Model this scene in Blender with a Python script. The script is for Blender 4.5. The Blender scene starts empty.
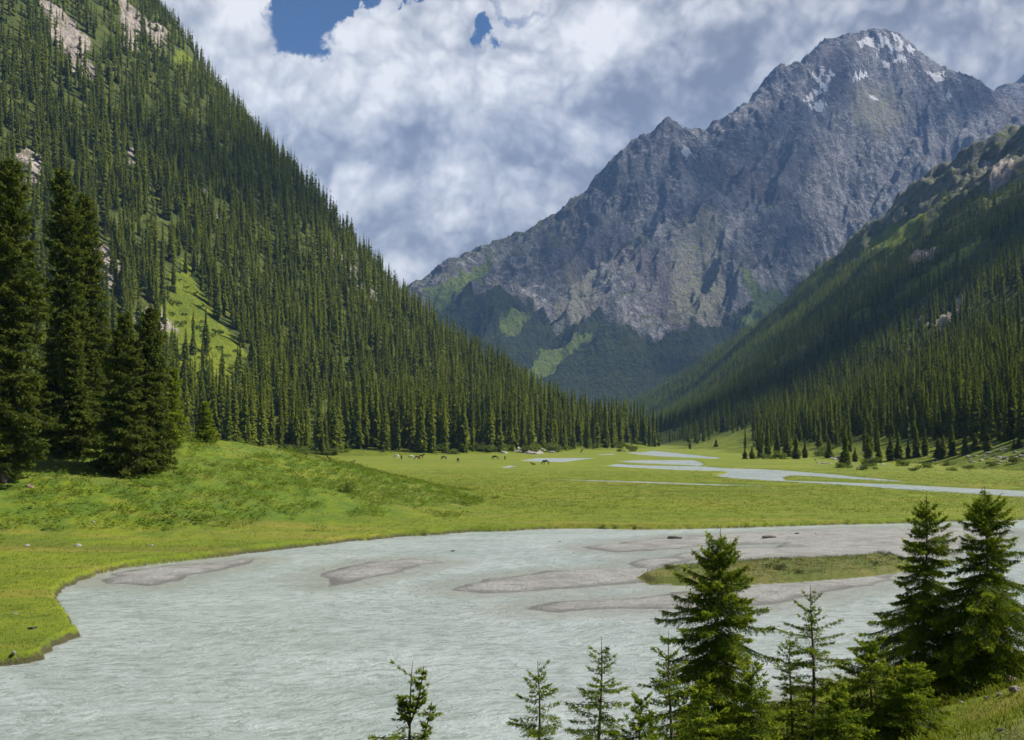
import bpy, bmesh, math, random
import numpy as np
from math import radians, sin, cos, pi

random.seed(7)
rng = np.random.default_rng(7)
F, CX, HY, H = 995.0, 512.0, 436.0, 9.0     # focal length (px), principal column, horizon row, eye height
scene = bpy.context.scene
COL = scene.collection

# ---------------------------------------------------------------- basic helpers
def P(px, py, Y):
    return ((px-CX)/F*Y, Y, H+(HY-py)/F*Y)
def G(px, py, z=0.0):
    Y = (H-z)*F/(py-HY)
    return ((px-CX)/F*Y, Y)

def mesh_from(name, V, faces, mat=None, smooth=True, attrs=None):
    """V (n,3); faces: list of int arrays (m,3) and/or (m,4)"""
    me = bpy.data.meshes.new(name)
    V = np.asarray(V, np.float32)
    me.vertices.add(len(V)); me.vertices.foreach_set('co', V.ravel())
    faces = [np.asarray(f, np.int32) for f in faces if len(f)]
    li = np.concatenate([f.ravel() for f in faces])
    tot = np.concatenate([np.full(len(f), f.shape[1], np.int32) for f in faces])
    st = np.concatenate([[0], np.cumsum(tot)[:-1]]).astype(np.int32)
    me.loops.add(len(li)); me.loops.foreach_set('vertex_index', li)
    me.polygons.add(len(tot)); me.polygons.foreach_set('loop_start', st)
    me.polygons.foreach_set('loop_total', tot)
    me.polygons.foreach_set('use_smooth', np.full(len(tot), bool(smooth)))
    me.update(calc_edges=True)
    if attrs:
        for k, a in attrs.items():
            at = me.attributes.new(k, 'FLOAT', 'POINT')
            at.data.foreach_set('value', np.asarray(a, np.float32))
    if mat: me.materials.append(mat)
    return me

def link(name, me, parent=None, loc=None):
    o = bpy.data.objects.new(name, me); COL.objects.link(o)
    if parent: o.parent = parent
    if loc is not None: o.location = loc
    return o
def tag(o, label=None, cat=None, group=None, kind=None):
    if label: o['label'] = label
    if cat: o['category'] = cat
    if group: o['group'] = group
    if kind: o['kind'] = kind
    return o

# ---------------------------------------------------------------- numpy noise
_perm = np.random.default_rng(11).permutation(1024)
_ga = np.random.default_rng(12).uniform(0, 2*pi, 1024)
_gx, _gy = np.cos(_ga), np.sin(_ga)
def pn(x, y, seed=0):
    x = np.asarray(x, float)+seed*17.31; y = np.asarray(y, float)+seed*9.77
    xi = np.floor(x).astype(np.int64); yi = np.floor(y).astype(np.int64)
    xf = x-xi; yf = y-yi
    u = xf*xf*xf*(xf*(xf*6-15)+10); v = yf*yf*yf*(yf*(yf*6-15)+10)
    def g(ix, iy, fx, fy):
        h = _perm[(_perm[ix & 1023]+iy) & 1023]
        return _gx[h]*fx+_gy[h]*fy
    a = g(xi, yi, xf, yf); b = g(xi+1, yi, xf-1, yf)
    c = g(xi, yi+1, xf, yf-1); d = g(xi+1, yi+1, xf-1, yf-1)
    return (a+(b-a)*u+(c+(d-c)*u-(a+(b-a)*u))*v)*1.4
def fbm(x, y, oct=5, seed=0, gain=.5, lac=2.03):
    s = 0; a = 1; t = 0
    for i in range(oct):
        s = s+a*pn(x, y, seed+i); t += a; a *= gain; x = x*lac; y = y*lac
    return s/t
def ridged(x, y, oct=5, seed=0, gain=.5, lac=2.05):
    s = 0; a = 1; t = 0; w = 1
    for i in range(oct):
        n = (1-np.abs(pn(x, y, seed+i)))**2
        s = s+a*n*w; t += a; w = np.clip(n*1.6, 0, 1); a *= gain; x = x*lac; y = y*lac
    return s/t
def smooth(e0, e1, x):
    t = np.clip((x-e0)/(e1-e0), 0, 1); return t*t*(3-2*t)

# ---------------------------------------------------------------- thin plate surface through measured points
class TPS:
    def __init__(s, pts, lam=0.0, scale=1.0):
        p = np.array(pts, float); s.sc = scale
        s.p = p[:, :2]/scale; z = p[:, 2]; n = len(p)
        K = s.k(s.p, s.p)+lam*np.eye(n)
        A = np.zeros((n+3, n+3)); A[:n, :n] = K; A[:n, n] = 1; A[:n, n+1:] = s.p
        A[n, :n] = 1; A[n+1:, :n] = s.p.T
        s.w = np.linalg.solve(A, np.concatenate([z, [0, 0, 0]]))
    def k(s, a, b):
        d2 = ((a[:, None, :]-b[None, :, :])**2).sum(-1)
        return 0.5*d2*np.log(d2+1e-9)
    def __call__(s, x, y):
        x = np.asarray(x, float); sh = x.shape
        q = np.stack([x.ravel(), np.asarray(y, float).ravel()], 1)/s.sc
        out = np.empty(len(q)); n = len(s.p)
        for i in range(0, len(q), 20000):
            c = q[i:i+20000]
            out[i:i+20000] = s.k(c, s.p)@s.w[:n]+s.w[n]+c@s.w[n+1:]
        return out.reshape(sh)

def seg_sd(x, y, poly):
    """signed distance to polygon, negative inside"""
    x = np.asarray(x, float); y = np.asarray(y, float)
    p = np.array(poly, float); q = np.roll(p, -1, 0)
    d2 = np.full(x.shape, 1e18); ins = np.zeros(x.shape, bool)
    for (ax, ay), (bx, by) in zip(p, q):
        ex, ey = bx-ax, by-ay
        t = np.clip(((x-ax)*ex+(y-ay)*ey)/(ex*ex+ey*ey+1e-12), 0, 1)
        d2 = np.minimum(d2, (x-ax-t*ex)**2+(y-ay-t*ey)**2)
        if abs(ey) > 1e-9:
            c = ((ay > y) != (by > y)) & (x < ex*(y-ay)/ey+ax)
            ins ^= c
    d = np.sqrt(d2); return np.where(ins, -d, d)

# ---------------------------------------------------------------- node helpers
class NT:
    def __init__(s, mat_or_world):
        mat_or_world.use_nodes = True
        s.t = mat_or_world.node_tree; s.t.nodes.clear()
    def n(s, typ, **kw):
        nd = s.t.nodes.new('ShaderNode'+typ)
        ins = kw.pop('ins', {})
        for k, v in kw.items(): setattr(nd, k, v)
        for k, v in ins.items(): s.set(nd, k, v)
        return nd
    def set(s, nd, k, v):
        sock = nd.inputs[k]
        if isinstance(v, bpy.types.NodeSocket): s.t.links.new(v, sock)
        elif isinstance(v, bpy.types.Node): s.t.links.new(v.outputs[0], sock)
        else:
            if hasattr(sock.default_value, '__len__') and not hasattr(v, '__len__'): v = [v]*len(sock.default_value)
            if hasattr(sock.default_value, '__len__') and len(sock.default_value) == 4 and len(v) == 3: v = (*v, 1)
            sock.default_value = v
    def math(s, op, a, b=0.0, c=None, clamp=False):
        nd = s.n('Math', operation=op, use_clamp=clamp); s.set(nd, 0, a); s.set(nd, 1, b)
        if c is not None: s.set(nd, 2, c)
        return nd.outputs[0]
    def vmath(s, op, a, b=None, scale=None):
        nd = s.n('VectorMath', operation=op); s.set(nd, 0, a)
        if b is not None: s.set(nd, 1, b)
        if scale is not None: s.set(nd, 'Scale', scale)
        return nd.outputs['Value' if op in ('LENGTH', 'DISTANCE', 'DOT_PRODUCT') else 'Vector']
    def mix(s, f, a, b, mode='MIX'):
        nd = s.n('Mix', data_type='RGBA', blend_type=mode, clamp_factor=True)
        s.set(nd, 0, f); s.set(nd, 6, a); s.set(nd, 7, b); return nd.outputs[2]
    def noise(s, vec, scale, detail=4, rough=.5, dist=0.0, dim='3D'):
        nd = s.n('TexNoise', noise_dimensions=dim)
        s.set(nd, 'Vector', vec); s.set(nd, 'Scale', scale); s.set(nd, 'Detail', detail)
        s.set(nd, 'Roughness', rough); s.set(nd, 'Distortion', dist); return nd.outputs[0]
    def ramp(s, x, lo, hi, a=0.0, b=1.0, smooth=True):
        nd = s.n('MapRange', interpolation_type='SMOOTHSTEP' if smooth else 'LINEAR', clamp=True)
        s.set(nd, 0, x); s.set(nd, 1, lo); s.set(nd, 2, hi); s.set(nd, 3, a); s.set(nd, 4, b)
        return nd.outputs[0]
    def attr(s, name):
        return s.n('Attribute', attribute_name=name).outputs['Fac']
    def pos(s, sx=1, sy=1, sz=1):
        g = s.n('NewGeometry').outputs['Position']
        if (sx, sy, sz) == (1, 1, 1): return g
        return s.vmath('MULTIPLY', g, (sx, sy, sz))
    def bump(s, h, strength=.5, dist=.1, normal=None):
        nd = s.n('Bump'); s.set(nd, 'Height', h); s.set(nd, 'Strength', strength); s.set(nd, 'Distance', dist)
        if normal is not None: s.set(nd, 'Normal', normal)
        return nd.outputs[0]
    def out(s, surf=None, vol=None):
        o = s.n('OutputWorld' if isinstance(s.owner, bpy.types.World) else 'OutputMaterial')
        if surf is not None: s.set(o, 'Surface', surf)
        if vol is not None: s.set(o, 'Volume', vol)
def newmat(name):
    m = bpy.data.materials.new(name); nt = NT(m); nt.owner = m; return m, nt
def principled(nt, color, rough=.8, normal=None, spec=.3, **kw):
    b = nt.n('BsdfPrincipled'); nt.set(b, 'Base Color', color); nt.set(b, 'Roughness', rough)
    nt.set(b, 'Specular IOR Level', spec)
    if normal is not None: nt.set(b, 'Normal', normal)
    for k, v in kw.items(): nt.set(b, k, v)
    return b
# ================================================================ valley floor, river bed and banks
LEFTSHORE = [(-500,705),(-250,690),(-100,676),(0,664),(30,660),(55,648),(68,637),(63,624),(50,612),(46,601),(58,590),(80,581),
             (100,574),(120,569),(150,565),(210,558),(260,552),(320,545),(400,537),(470,532),(560,528.5),(640,529.5),(700,529),
             (760,527.5),(840,525),(900,523.5),(960,521.5),(1024,520),(1150,518),(1400,514)]
W_MAIN = [G(*p) for p in LEFTSHORE]+[(120, 60), (120, 6), (-120, 6), (-120, 28)]
BARS = {
 'A': [(110,574),(130,571),(166,566),(232,560),(256,559),(232,567),(186,577),(149,585.5),(111,583.5)],
 'B': [(322,582),(337,570),(374,562),(411,559),(439,562.5),(411,568),(374,575.5),(348,583),(326,586)],
 'C': [(454,590),(486,579),(537,573),(608,568),(645,568),(664,576),(650,582),(608,585),(541,589),(485,593)],
 'D': [(523,609),(560,604),(615,599),(640,598),(690,592),(752,585),(820,581),(865,575),(899,573),(880,583),(827,592),(771,604),(752,606.5),
       (677,608),(640,608),(560,610)],
 'E': [(585,547.5),(634,541),(677,537),(790,531),(842,528.5),(962,527),(1012,531),(985,545),(940,556),(902,563),(850,561),(771,560),
       (700,558),(648,570),(634,562),(700,551),(786,547.5),(786,543),(700,546.5),(620,552)],
}
ISLE = [(640,576),(662,568),(715,564.5),(760,561),(827,559),(880,555),(906,559),(905,568),(865,575),(809,579),(752,582),(696,582),(651,581.5)]
FAR_CH = [
 [(604,466),(616,463.5),(640,465),(702,466),(726,468),(758,468.7),(790,470.4),(823,473),(860,476.5),(912,481.3),(900,483),(850,480),(800,476.5),
  (785,477),(790,480),(850,482),(902,484),(960,487),(1024,490),(1200,495),(1200,503),(1024,499),(962,495),(900,491),(860,487.5),
  (800,483.5),(740,480),(713,476),(727,472),(690,471),(650,469)],
 [(545,478.6),(640,480.8),(720,483.8),(800,486.4),(798,488.2),(720,487.2),(640,484),(560,481)],
 [(516,461),(535,458),(579,457.8),(600,457.6),(577,460.3),(561,462.3),(544,462)],
 [(598,454.3),(614,453.3),(616,454.5),(600,455.3)],
 [(614,460.8),(640,460),(694,459.8),(704,463),(700,465.9),(672,464.6),(640,463.4)],
 [(623,452),(640,452.4),(653,450.6),(679,453),(722,457.6),(715,459),(661,456.5),(640,454.6)],
 [(500,467),(512,465),(518,466),(506,468.4)],
 [(304,458),(322,457),(326,458.2),(308,459)],
]
def densify(pts, amp, seed, closed=True, step=2.0):
    """world polygon with ragged edge"""
    out = []; n = len(pts)
    for i in range(n):
        a = np.array(pts[i]); b = np.array(pts[(i+1) % n]); L = np.hypot(*(b-a))
        if L > 500: out.append(tuple(a)); continue
        k = max(1, min(20, int(L/step)))
        d = (b-a)/max(L, 1e-6); nrm = np.array([-d[1], d[0]])
        for j in range(k):
            p = a+(b-a)*j/k
            out.append(tuple(p+nrm*amp*float(fbm(p[0]*.35, p[1]*.35, 3, seed))))
    return out
bars_w = {k: densify([G(*p) for p in v], 1.2, 31, step=1.2) for k, v in BARS.items()}
isle_w = densify([G(*p, .2) for p in ISLE], .6, 35, step=1.5)
main_w = densify(W_MAIN, 1.1, 33, step=2.5)
far_w = [densify([G(*p, .1) for p in c], 1.5, 37, step=8) for c in FAR_CH]

MOUND = [P(-450,470,85), P(-450,425,125), P(-200,520,72),P(-200,480,90),P(-200,425,120), (-62,66,-.3),
         P(0,478,97), P(0,430,128), P(0,420,150), P(60,500,88), P(60,465,108), P(60,433,128), P(130,466,106), P(130,434,128), P(130,520,84),
         P(200,437,130), P(200,470,108), P(200,500,95), P(250,446,132), P(250,480,110), P(300,453,140), P(340,461,140), P(370,471,136),
         P(400,480,133), P(300,480,118), P(350,490,116), P(420,490,125), P(445,493,122), P(400,505,111),
         P(0,540,83), P(60,535,84), P(120,535,84), P(200,528,90), P(300,520,95), P(400,512,104), P(470,500,122),
         (-30,60,-.6), (-45,62,-.6), (-38,50,-.6), (-15,80,-1), (-25,76,-.8), (10,90,-1.5), (0,130,-1.2), (20,160,-1.6), (-20,170,-.6), (0,220,-2), (-45,190,1.2), (-80,190,4), (-130,190,6),
         (-60,240,-.6), (-120,260,2), (-200,260,4), (-50,320,-1.5), (-150,340,0), (-260,300,3), (80,100,-3), (80,300,-4), (-300,120,10), (-300,60,6),
         (-120,60,1.5), (-90,50,-.2), (0,30,-2), (-60,20,-2),(60,30,-2), (-48,170,4.0),(-58,150,8.2)]
_mound = TPS([(x, y, z-.42) for x, y, z in MOUND], lam=.02, scale=100)
NEAR = [(0,-60,12),(40,-60,13),(-40,-60,12),(0,-15,8.6),(0,0,7.4),(0,3,6.9),(0,8,5.2),(0,13,3.7),(0,19,2.1),(0,24,.8),(0,27.5,-.15),(0,31,-1),(0,45,-4),
        (-8,0,7.4),(-8,8,5.2),(-8,14,3.3),(-8,20,1.6),(-8,25,.1),(-8,29,-1),(-30,0,7),(-30,10,4.4),(-30,20,1.4),(-30,25,-.3),(-30,32,-2),(-80,0,7),(-80,15,2),(-80,25,-1),
        (5,20,2.2),(5,26,.75),(5,29.5,-.1),(7,15,4.45),(8,19,3.1),(10,25,2.25),(11.8,24,2.6),(12.5,26,2.2),(9,29,1.1),(9.5,33,.25),(12,35.5,.3),(13.5,38,-.2),(11,37,-.3),(15,33,1.2),(18,36,.9),(20.5,40,.1),(21,44,-1),
        (6.2,14,4.75),(6.9,14,5.0),(8.5,14.6,5.3),(10,16,5.2),(9,10,6.2),(5.2,12,4.9),(8,19,3.4),(10.5,20.5,3.9),(14,23,4.0),(18,24,4.5),(25,28,4.5),(30,36,2),(32,42,.3),(60,50,.5),(60,30,6),(60,0,10),(20,0,8.4),
        (20,12,7.0),(40,60,-3),(20,55,-3),(0,60,-6),(-60,60,-6),(110,70,-1),(110,30,8)]
_near = TPS(NEAR, lam=.002, scale=30)

def only(fn, x, y, m, fill):
    out = np.full(x.shape, float(fill))
    if m.any(): out[m] = fn(x[m], y[m])
    return out
def near_sd(x, y, poly, pad):
    q = np.array(poly); x0, y0 = q.min(0)-pad; x1, y1 = q.max(0)+pad
    return only(lambda a, b: seg_sd(a, b, poly), x, y, (x > x0) & (x < x1) & (y > y0) & (y < y1), 99)
def ground_parts(x, y):
    x = np.asarray(x, float); y = np.asarray(y, float)
    s_main = near_sd(x, y, main_w, 3)+.45*fbm(x*.7, y*.7, 3, 16)+.16*fbm(x*3, y*3, 2, 17)
    dist = np.hypot(x, y)
    # meadow level, slightly lower far away where the channels braid
    mead = .45-.22*smooth(140, 320, y)+.05*fbm(x*.11, y*.11, 4, 3)+.05*fbm(x*.5, y*.5, 3, 4)
    m = only(_mound, x, y, (y > 0) & (y < 420) & (np.abs(x) < 500), -9); m = np.where(m > 20, 20, m)
    mound = np.log1p(np.exp(np.clip(m*2.2, -30, 60)))/2.2
    mound = mound*smooth(0, 25, y)*smooth(420, 330, y)
    z = mead+mound+mound.clip(0, 1)*(.32*fbm(x*.16, y*.16, 4, 8)+.14*fbm(x*.9, y*.9, 2, 9))
    # river bed
    t = smooth(.10, -.35, s_main)
    bed = -.45+.1*fbm(x*.2, y*.2, 3, 5)
    z = z*(1-t)+bed*t
    grav = t.copy(); isle = np.zeros_like(z); bid = np.zeros(z.shape, int)
    for i, (k, w) in enumerate(bars_w.items()):
        d = near_sd(x, y, w, 4)
        hb = .0+.085*smooth(.4, -.9, d)+.05*smooth(-1, -5, d)+.055*fbm(x*.30, y*.5, 4, 6)
        hb = np.where(d > 0, -.28*smooth(0, 3.0, d)+hb, hb)
        z = np.where(t > .5, np.maximum(z, np.where(d < 3, hb, -9)), z)
        bid = np.where((d < .9) & (t > .5), i+1, bid)
    d = near_sd(x, y, isle_w, 4)
    hi = .42*smooth(.15, -.5, d)+.12*smooth(0, -3, d)+.06*fbm(x*.5, y*.5, 3, 14)-.25*smooth(0, 1.2, d)
    z = np.where((t > .5) & (d < 1.5), np.maximum(z, hi), z)
    isle = ((t > .5) & (d < .1)).astype(float)
    grav = grav*(1-isle)
    # far braided channels
    far = np.zeros_like(z)
    for c in far_w:
        d = near_sd(x, y, c, 4)
        far = np.maximum(far, smooth(1.0, -2.0, d))
    z = z*(1-far)+(-.3)*far
    # near bank on which the camera stands
    nb = only(_near, x, y, (y < 62) & (np.abs(x) < 160), -9)+.10*fbm(x*.5, y*.5, 4, 21)+.04*fbm(x*2.2, y*2.2, 3, 22)
    nmask = (y < 62)
    isn = nmask & (nb > z) & (nb > -.4)
    z = np.where(isn, nb, z)
    grav = np.where(isn, smooth(.22, .02, nb), grav); isle = np.where(isn, 0, isle); bid = np.where(isn, 0, bid)
    return z, grav, isle, far, isn.astype(float), bid, mound
def ground_z(x, y):
    return ground_parts(np.atleast_1d(x), np.atleast_1d(y))[0]

# ================================================================ hillsides
SKY_L = [(660,444,840),(640,438,845),(600,414,860),(560,394,880),(520,370,905),(480,345,935),(440,311,970),(400,281,1010),(370,248,1040),(330,197,1090),
         (290,152,1130),(250,112,1180),(215,67,1230),(190,38,1280),(165,8,1330),(140,-28,1380),(90,-90,1450),(0,-200,1500)]
LH = []
for px, py, Y in SKY_L:
    x, y, z = P(px, py+(22*F/Y if px < 620 else 3), Y); LH.append((x, y, z))
    if px < 620: LH.append((x+40, y+190, z-(25+z*.28))); LH.append((x+90, y+480, z-(60+z*.7)))
LH += [(*G(640,448.5,.2), .2),(*G(600,450,.3), .2),(*G(540,452,.3), .2),(*G(460,454.5,.3), .2),(*G(400,455.5,.3), .2),(*G(330,457,.3), .2),(*G(250,459,.4), .4),
       (*G(150,461,.4), 1.5),(-170,318,4),(-260,260,6),(-400,180,8),(-600,100,12),
       P(0,330,520),P(0,220,660),P(0,110,820),P(0,0,980),P(0,-120,1180),P(-200,200,640),P(-200,0,900),P(-200,-200,1100),P(-500,200,560),P(-500,-100,850),
       P(90,200,760),P(90,100,910),P(80,30,1030),P(80,330,580),P(180,330,640),P(190,240,800),P(190,150,950),P(180,70,1130),P(150,400,500),P(220,420,520),
       P(280,330,740),P(280,250,900),P(290,400,590),P(370,330,860),P(360,400,690),P(450,400,720),P(450,360,860),P(520,420,740),P(560,425,770)]
_LH = TPS(LH, lam=.0005, scale=500)
def hillL(x, y):
    z = _LH(x, y)
    k = smooth(5, 80, z)
    return z-.5+k*(10*fbm(x/120+y/300, y/260, 4, 41)+16*(ridged(x/150+.3*y/150, y/420, 4, 43)-.55)+2.5*fbm(x/18, y/18, 3, 45))
SKY_R = [(1250,30,2000),(1100,92,2080),(1024,129,2150),(1005,138,2170),(985,142,2190),(976,153,2210),(959,163,2230),(940,172,2260),(924,179,2280),(901,195,2310),
         (882,215,2340),(869,231,2360),(856,240,2380),(830,263,2410),(807,285,2450),(791,302,2480),(760,322,2540),(732,340,2600),(700,362,2700),(670,384,2800),(640,404,2950),(600,424,3150)]
RH = []
for px, py, Y in SKY_R:
    tr = 14 if px > 900 else 18
    x, y, z = P(px, py+tr*F/Y, Y); RH.append((x, y, z)); RH.append((x+60, y+280, z-60-.22*z)); RH.append((x+150, y+700, z*.3-60))
RH += [(400,120,30),(260,170,9),(*G(1024,471,.4), .3),(*G(940,464,.4), .2),(*G(870,462.5,.4), .2),(*G(800,458,.3), .2),(*G(740,454,.3), .2),(*G(700,452,.2), .1),(*G(655,448.5,.2), 0),(110,1150,0),(140,1500,-2),(180,2000,0),(200,2500,2),
       P(1024,440,290),P(1024,415,345),P(1024,380,440),P(1024,330,640),P(1024,280,880),P(1024,235,1180),P(1024,190,1550),P(1024,155,1900),P(1200,300,560),P(1200,200,1000),P(1200,120,1500),
       P(960,445,330),P(960,425,390),P(960,380,530),P(960,330,780),P(960,280,1080),P(960,235,1450),P(960,195,1900),
       P(900,446,390),P(900,425,470),P(900,380,700),P(900,340,950),P(900,300,1300),P(900,260,1700),P(900,225,2100),
       P(840,445,480),P(840,425,600),P(840,390,820),P(840,360,1080),P(840,330,1400),P(840,300,1800),
       P(780,443,600),P(780,425,760),P(780,400,1050),P(780,370,1450),P(780,340,1950),P(730,440,750),P(730,425,980),P(730,400,1500),P(730,375,2050),
       P(690,440,950),P(690,425,1350),P(690,408,1900),P(690,390,2400),P(660,432,1500),P(660,420,2100),P(640,428,2300)]
_RH = TPS(RH, lam=.0005, scale=600)
def hillR(x, y):
    z = _RH(x, y)
    k = smooth(10, 150, z)
    # gullies run down the slope, towards -x
    return z-.5+k*(48*(ridged(y/330+.2*x/330, x/900, 4, 51)-.55)+18*(ridged(y/120+.3*x/160, x/320, 4, 59)-.5)+14*fbm(x/160, y/160, 4, 53)+smooth(250, 500, z)*48*(ridged(x/90, y/110, 4, 55)-.5)+2.5*fbm(x/20, y/20, 3, 57))

# ================================================================ the big mountain
SKY_M = [(300,345,4100),(380,305,4000),(410,289,4000),(432,271,4020),(449,264,4050),(462,255,4080),(471,258,4090),(497,240,4120),(523,231,4160),(539,221,4200),(560,205,4220),(582,189,4250),
         (598,179,4280),(607,155,4300),(627,143,4350),(656,125,4400),(679,119,4450),(689,129,4500),(703,125,4550),(711,129,4600),(719,118,4650),(739,112,4700),(755,98,4760),
         (770,78,4820),(778,66,4850),(786,70,4880),(794,67,4900),(810,56,4960),(836,44,5040),(852,37,5100),(872,36,5150),(888,31,5200),(901,37,5220),(920,50,5240),(933,60,5260),
         (945,70,5280),(956,72,5300),(976,77,5320),(989,86,5340),(1002,96,5360),(1024,112,5400),(1060,140,5450),(1150,190,5500),(1300,230,5500)]
MH = []
for px, py, Y in SKY_M:
    x, y, z = P(px, py, Y); MH.append((x, y, z)); MH.append((x+60, y+450, z-330)); MH.append((x+100, y+1300, z*.45-200))
MH += [P(470,400,3050),P(520,410,3050),P(570,418,3100),P(620,424,3150),P(680,424,3250),P(760,420,3400),P(850,400,3600),P(950,380,3700),P(1100,350,3800),P(300,400,3000),
       P(430,340,3450),P(480,330,3500),P(520,375,3250),P(560,340,3550),P(540,290,3820),P(600,300,3750),P(580,240,4020),P(600,360,3420),P(650,330,3580),P(640,270,3880),P(660,200,4150),
       P(700,345,3600),P(700,280,3900),P(700,220,4130),P(720,170,4380),P(760,330,3750),P(760,270,4000),P(760,210,4280),P(770,140,4560),P(800,250,4250),P(820,190,4480),P(820,120,4760),
       P(840,260,4350),P(870,200,4560),P(880,140,4800),P(880,80,5030),P(930,160,4800),P(930,110,5030),P(980,140,5000),P(1024,180,4900),P(900,250,4300),P(1000,260,4400)]
_MH = TPS(MH, lam=.0002, scale=1500)
def mount(x, y):
    z = _MH(x, y)
    k = smooth(60, 420, z)
    wx = x+60*fbm(x/420, y/420, 3, 61); wy = y+60*fbm(x/420, y/420, 3, 62)
    r1 = ridged(wx/560+.25*wy/560, wy/1300, 6, 63, .55)-.5
    r2 = ridged(wx/210-.2*wy/300, wy/420, 5, 65, .55)-.5
    r3 = ridged(x/70, y/90, 4, 67, .55)-.5
    r4 = ridged((.8*wx-wy)/620, (wx+.8*wy)/1700, 4, 68, .5)-.5
    r5 = ridged((.9*wx-wy)/230, (wx+.8*wy)/700, 4, 69, .5)-.5
    yc = np.interp(x/np.maximum(y, 1)*F+CX, [p[0] for p in SKY_M], [p[2] for p in SKY_M]); w_ = .12+.88*smooth(20, 520, yc-y)
    z = z+k*(1-w_)*(46*(ridged(x/150, y/330, 4, 70, .55)-.45)+14*(ridged(x/45, y/80, 3, 72)-.5))
    return z-2+k*(w_*(320*r4+150*r5-30)+w_*30*r1+(.35+.65*w_)*62*r2+(.6+.4*w_)*34*r3)*(.6+.4*smooth(200, 900, z))-10*k

def fan_grid(us, Ys, apexY=0.0):
    U, YY = np.meshgrid(us, Ys); return U*(YY-apexY), YY
def grid_faces(nr, nc, mask=None):
    i = np.arange(nr*nc).reshape(nr, nc)
    f = np.stack([i[:-1, :-1], i[:-1, 1:], i[1:, 1:], i[1:, :-1]], -1).reshape(-1, 4)
    return f if mask is None else f[mask.ravel()]
def submesh(V, faces, attrs):
    used = np.unique(faces); mp = np.full(len(V), -1); mp[used] = np.arange(len(used))
    return V[used], mp[faces], {k: a[used] for k, a in attrs.items()}

def hit(fn, px, py, y0=200., y1=6500., n=4000):
    Y = np.linspace(y0, y1, n); x = (px-CX)/F*Y; zr = H+(HY-py)/F*Y
    d = zr-fn(x, Y); k = np.argmax(d < 0)
    return (x[k], Y[k], zr[k]) if d[k] < 0 else None
def hits(fn, pts, y0, y1, n=500):
    """many pixels at once -> world xy"""
    pts = np.array(pts, float); Y = np.linspace(y0, y1, n)[None, :]
    x = (pts[:, :1]-CX)/F*Y; zr = H+(HY-pts[:, 1:2])/F*Y
    d = zr-fn(x, np.broadcast_to(Y, x.shape)); k = np.argmax(d < 0, 1)
    ok = d[np.arange(len(pts)), k] < 0
    return x[np.arange(len(pts)), k], Y[0, k], ok

# a second summit, farther away behind the right shoulder
M2 = TPS([P(900,150,6000),P(960,130,6100),P(995,98,6200),P(1011,87,6250),P(1024,78,6300),P(1055,60,6350),P(1100,80,6400),P(1180,120,6400),P(1300,150,6400),
          P(960,250,5600),P(1024,230,5600),P(1100,230,5600),P(1300,250,5600),P(1024,150,5950),P(1100,150,5950)]+[(x+40, 7200, 900) for x in (2300, 2900, 3400, 4000, 5000)], lam=.0002, scale=1500)
def mount2(x, y):
    return M2(x, y)+60*(ridged(x/300, y/500, 5, 163)-.5)+35*(ridged(x/110, y/150, 4, 165)-.5)-20
# ================================================================ clearings, scree, snow and painted sunlit patches as areas on the slopes
def area(fn, pix, y0, y1):
    x, y, ok = hits(fn, pix, y0, y1)
    return list(zip(x[ok], y[ok]))
CL_L = {'grass': [[(185,262),(200,290),(215,320),(238,345),(252,390),(240,402),(205,398),(182,370),(172,330),(170,290)],[(160,300),(175,300),(178,330),(165,335)],
                  [(175,60),(190,55),(195,70),(180,75)],[(410,180+200),(420,385),(416,400),(404,396)]],
        'rock': [[(43,4),(60,8),(75,20),(84,45),(94,66),(80,78),(66,60),(52,35)],[(116,-6),(150,-8),(162,30),(167,44),(156,48),(140,30),(128,52),(122,20)],
                 [(97,238),(108,250),(113,275),(106,290),(98,268)],[(140,305),(160,312),(168,335),(150,330),(138,318)],[(330,252),(342,252),(340,263),(331,264)],
                 [(348,270),(358,270),(358,284),(350,282)],[(202,190),(208,190),(209,215),(203,213)],[(218,75),(228,78),(226,96),(218,92)],[(30,155),(38,158),(38,190),(30,188)],
                 [(128,150),(134,150),(134,166),(128,165)],[(365,290),(376,293),(376,303),(366,300)]]}
CL_R = {'grass': [[(668,449),(700,444),(722,435),(748,430),(756,440),(738,450),(700,452)],[(893,300),(905,288),(930,272),(955,255),(985,236),(975,250),(958,266),(935,285),(905,304)],[(872,240),(900,225),(925,215),(915,235),(885,255)],[(850,318),(870,308),(872,318),(855,326)]],
        'rock': [[(910,256),(935,248),(936,258),(915,268)],[(914,322),(925,319),(923,329),(915,330)],[(942,318),(958,300),(964,297),(960,312),(946,333),(934,338),(934,330)],
                 [(985,165),(1005,160),(1010,180),(992,190)]]}
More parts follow.
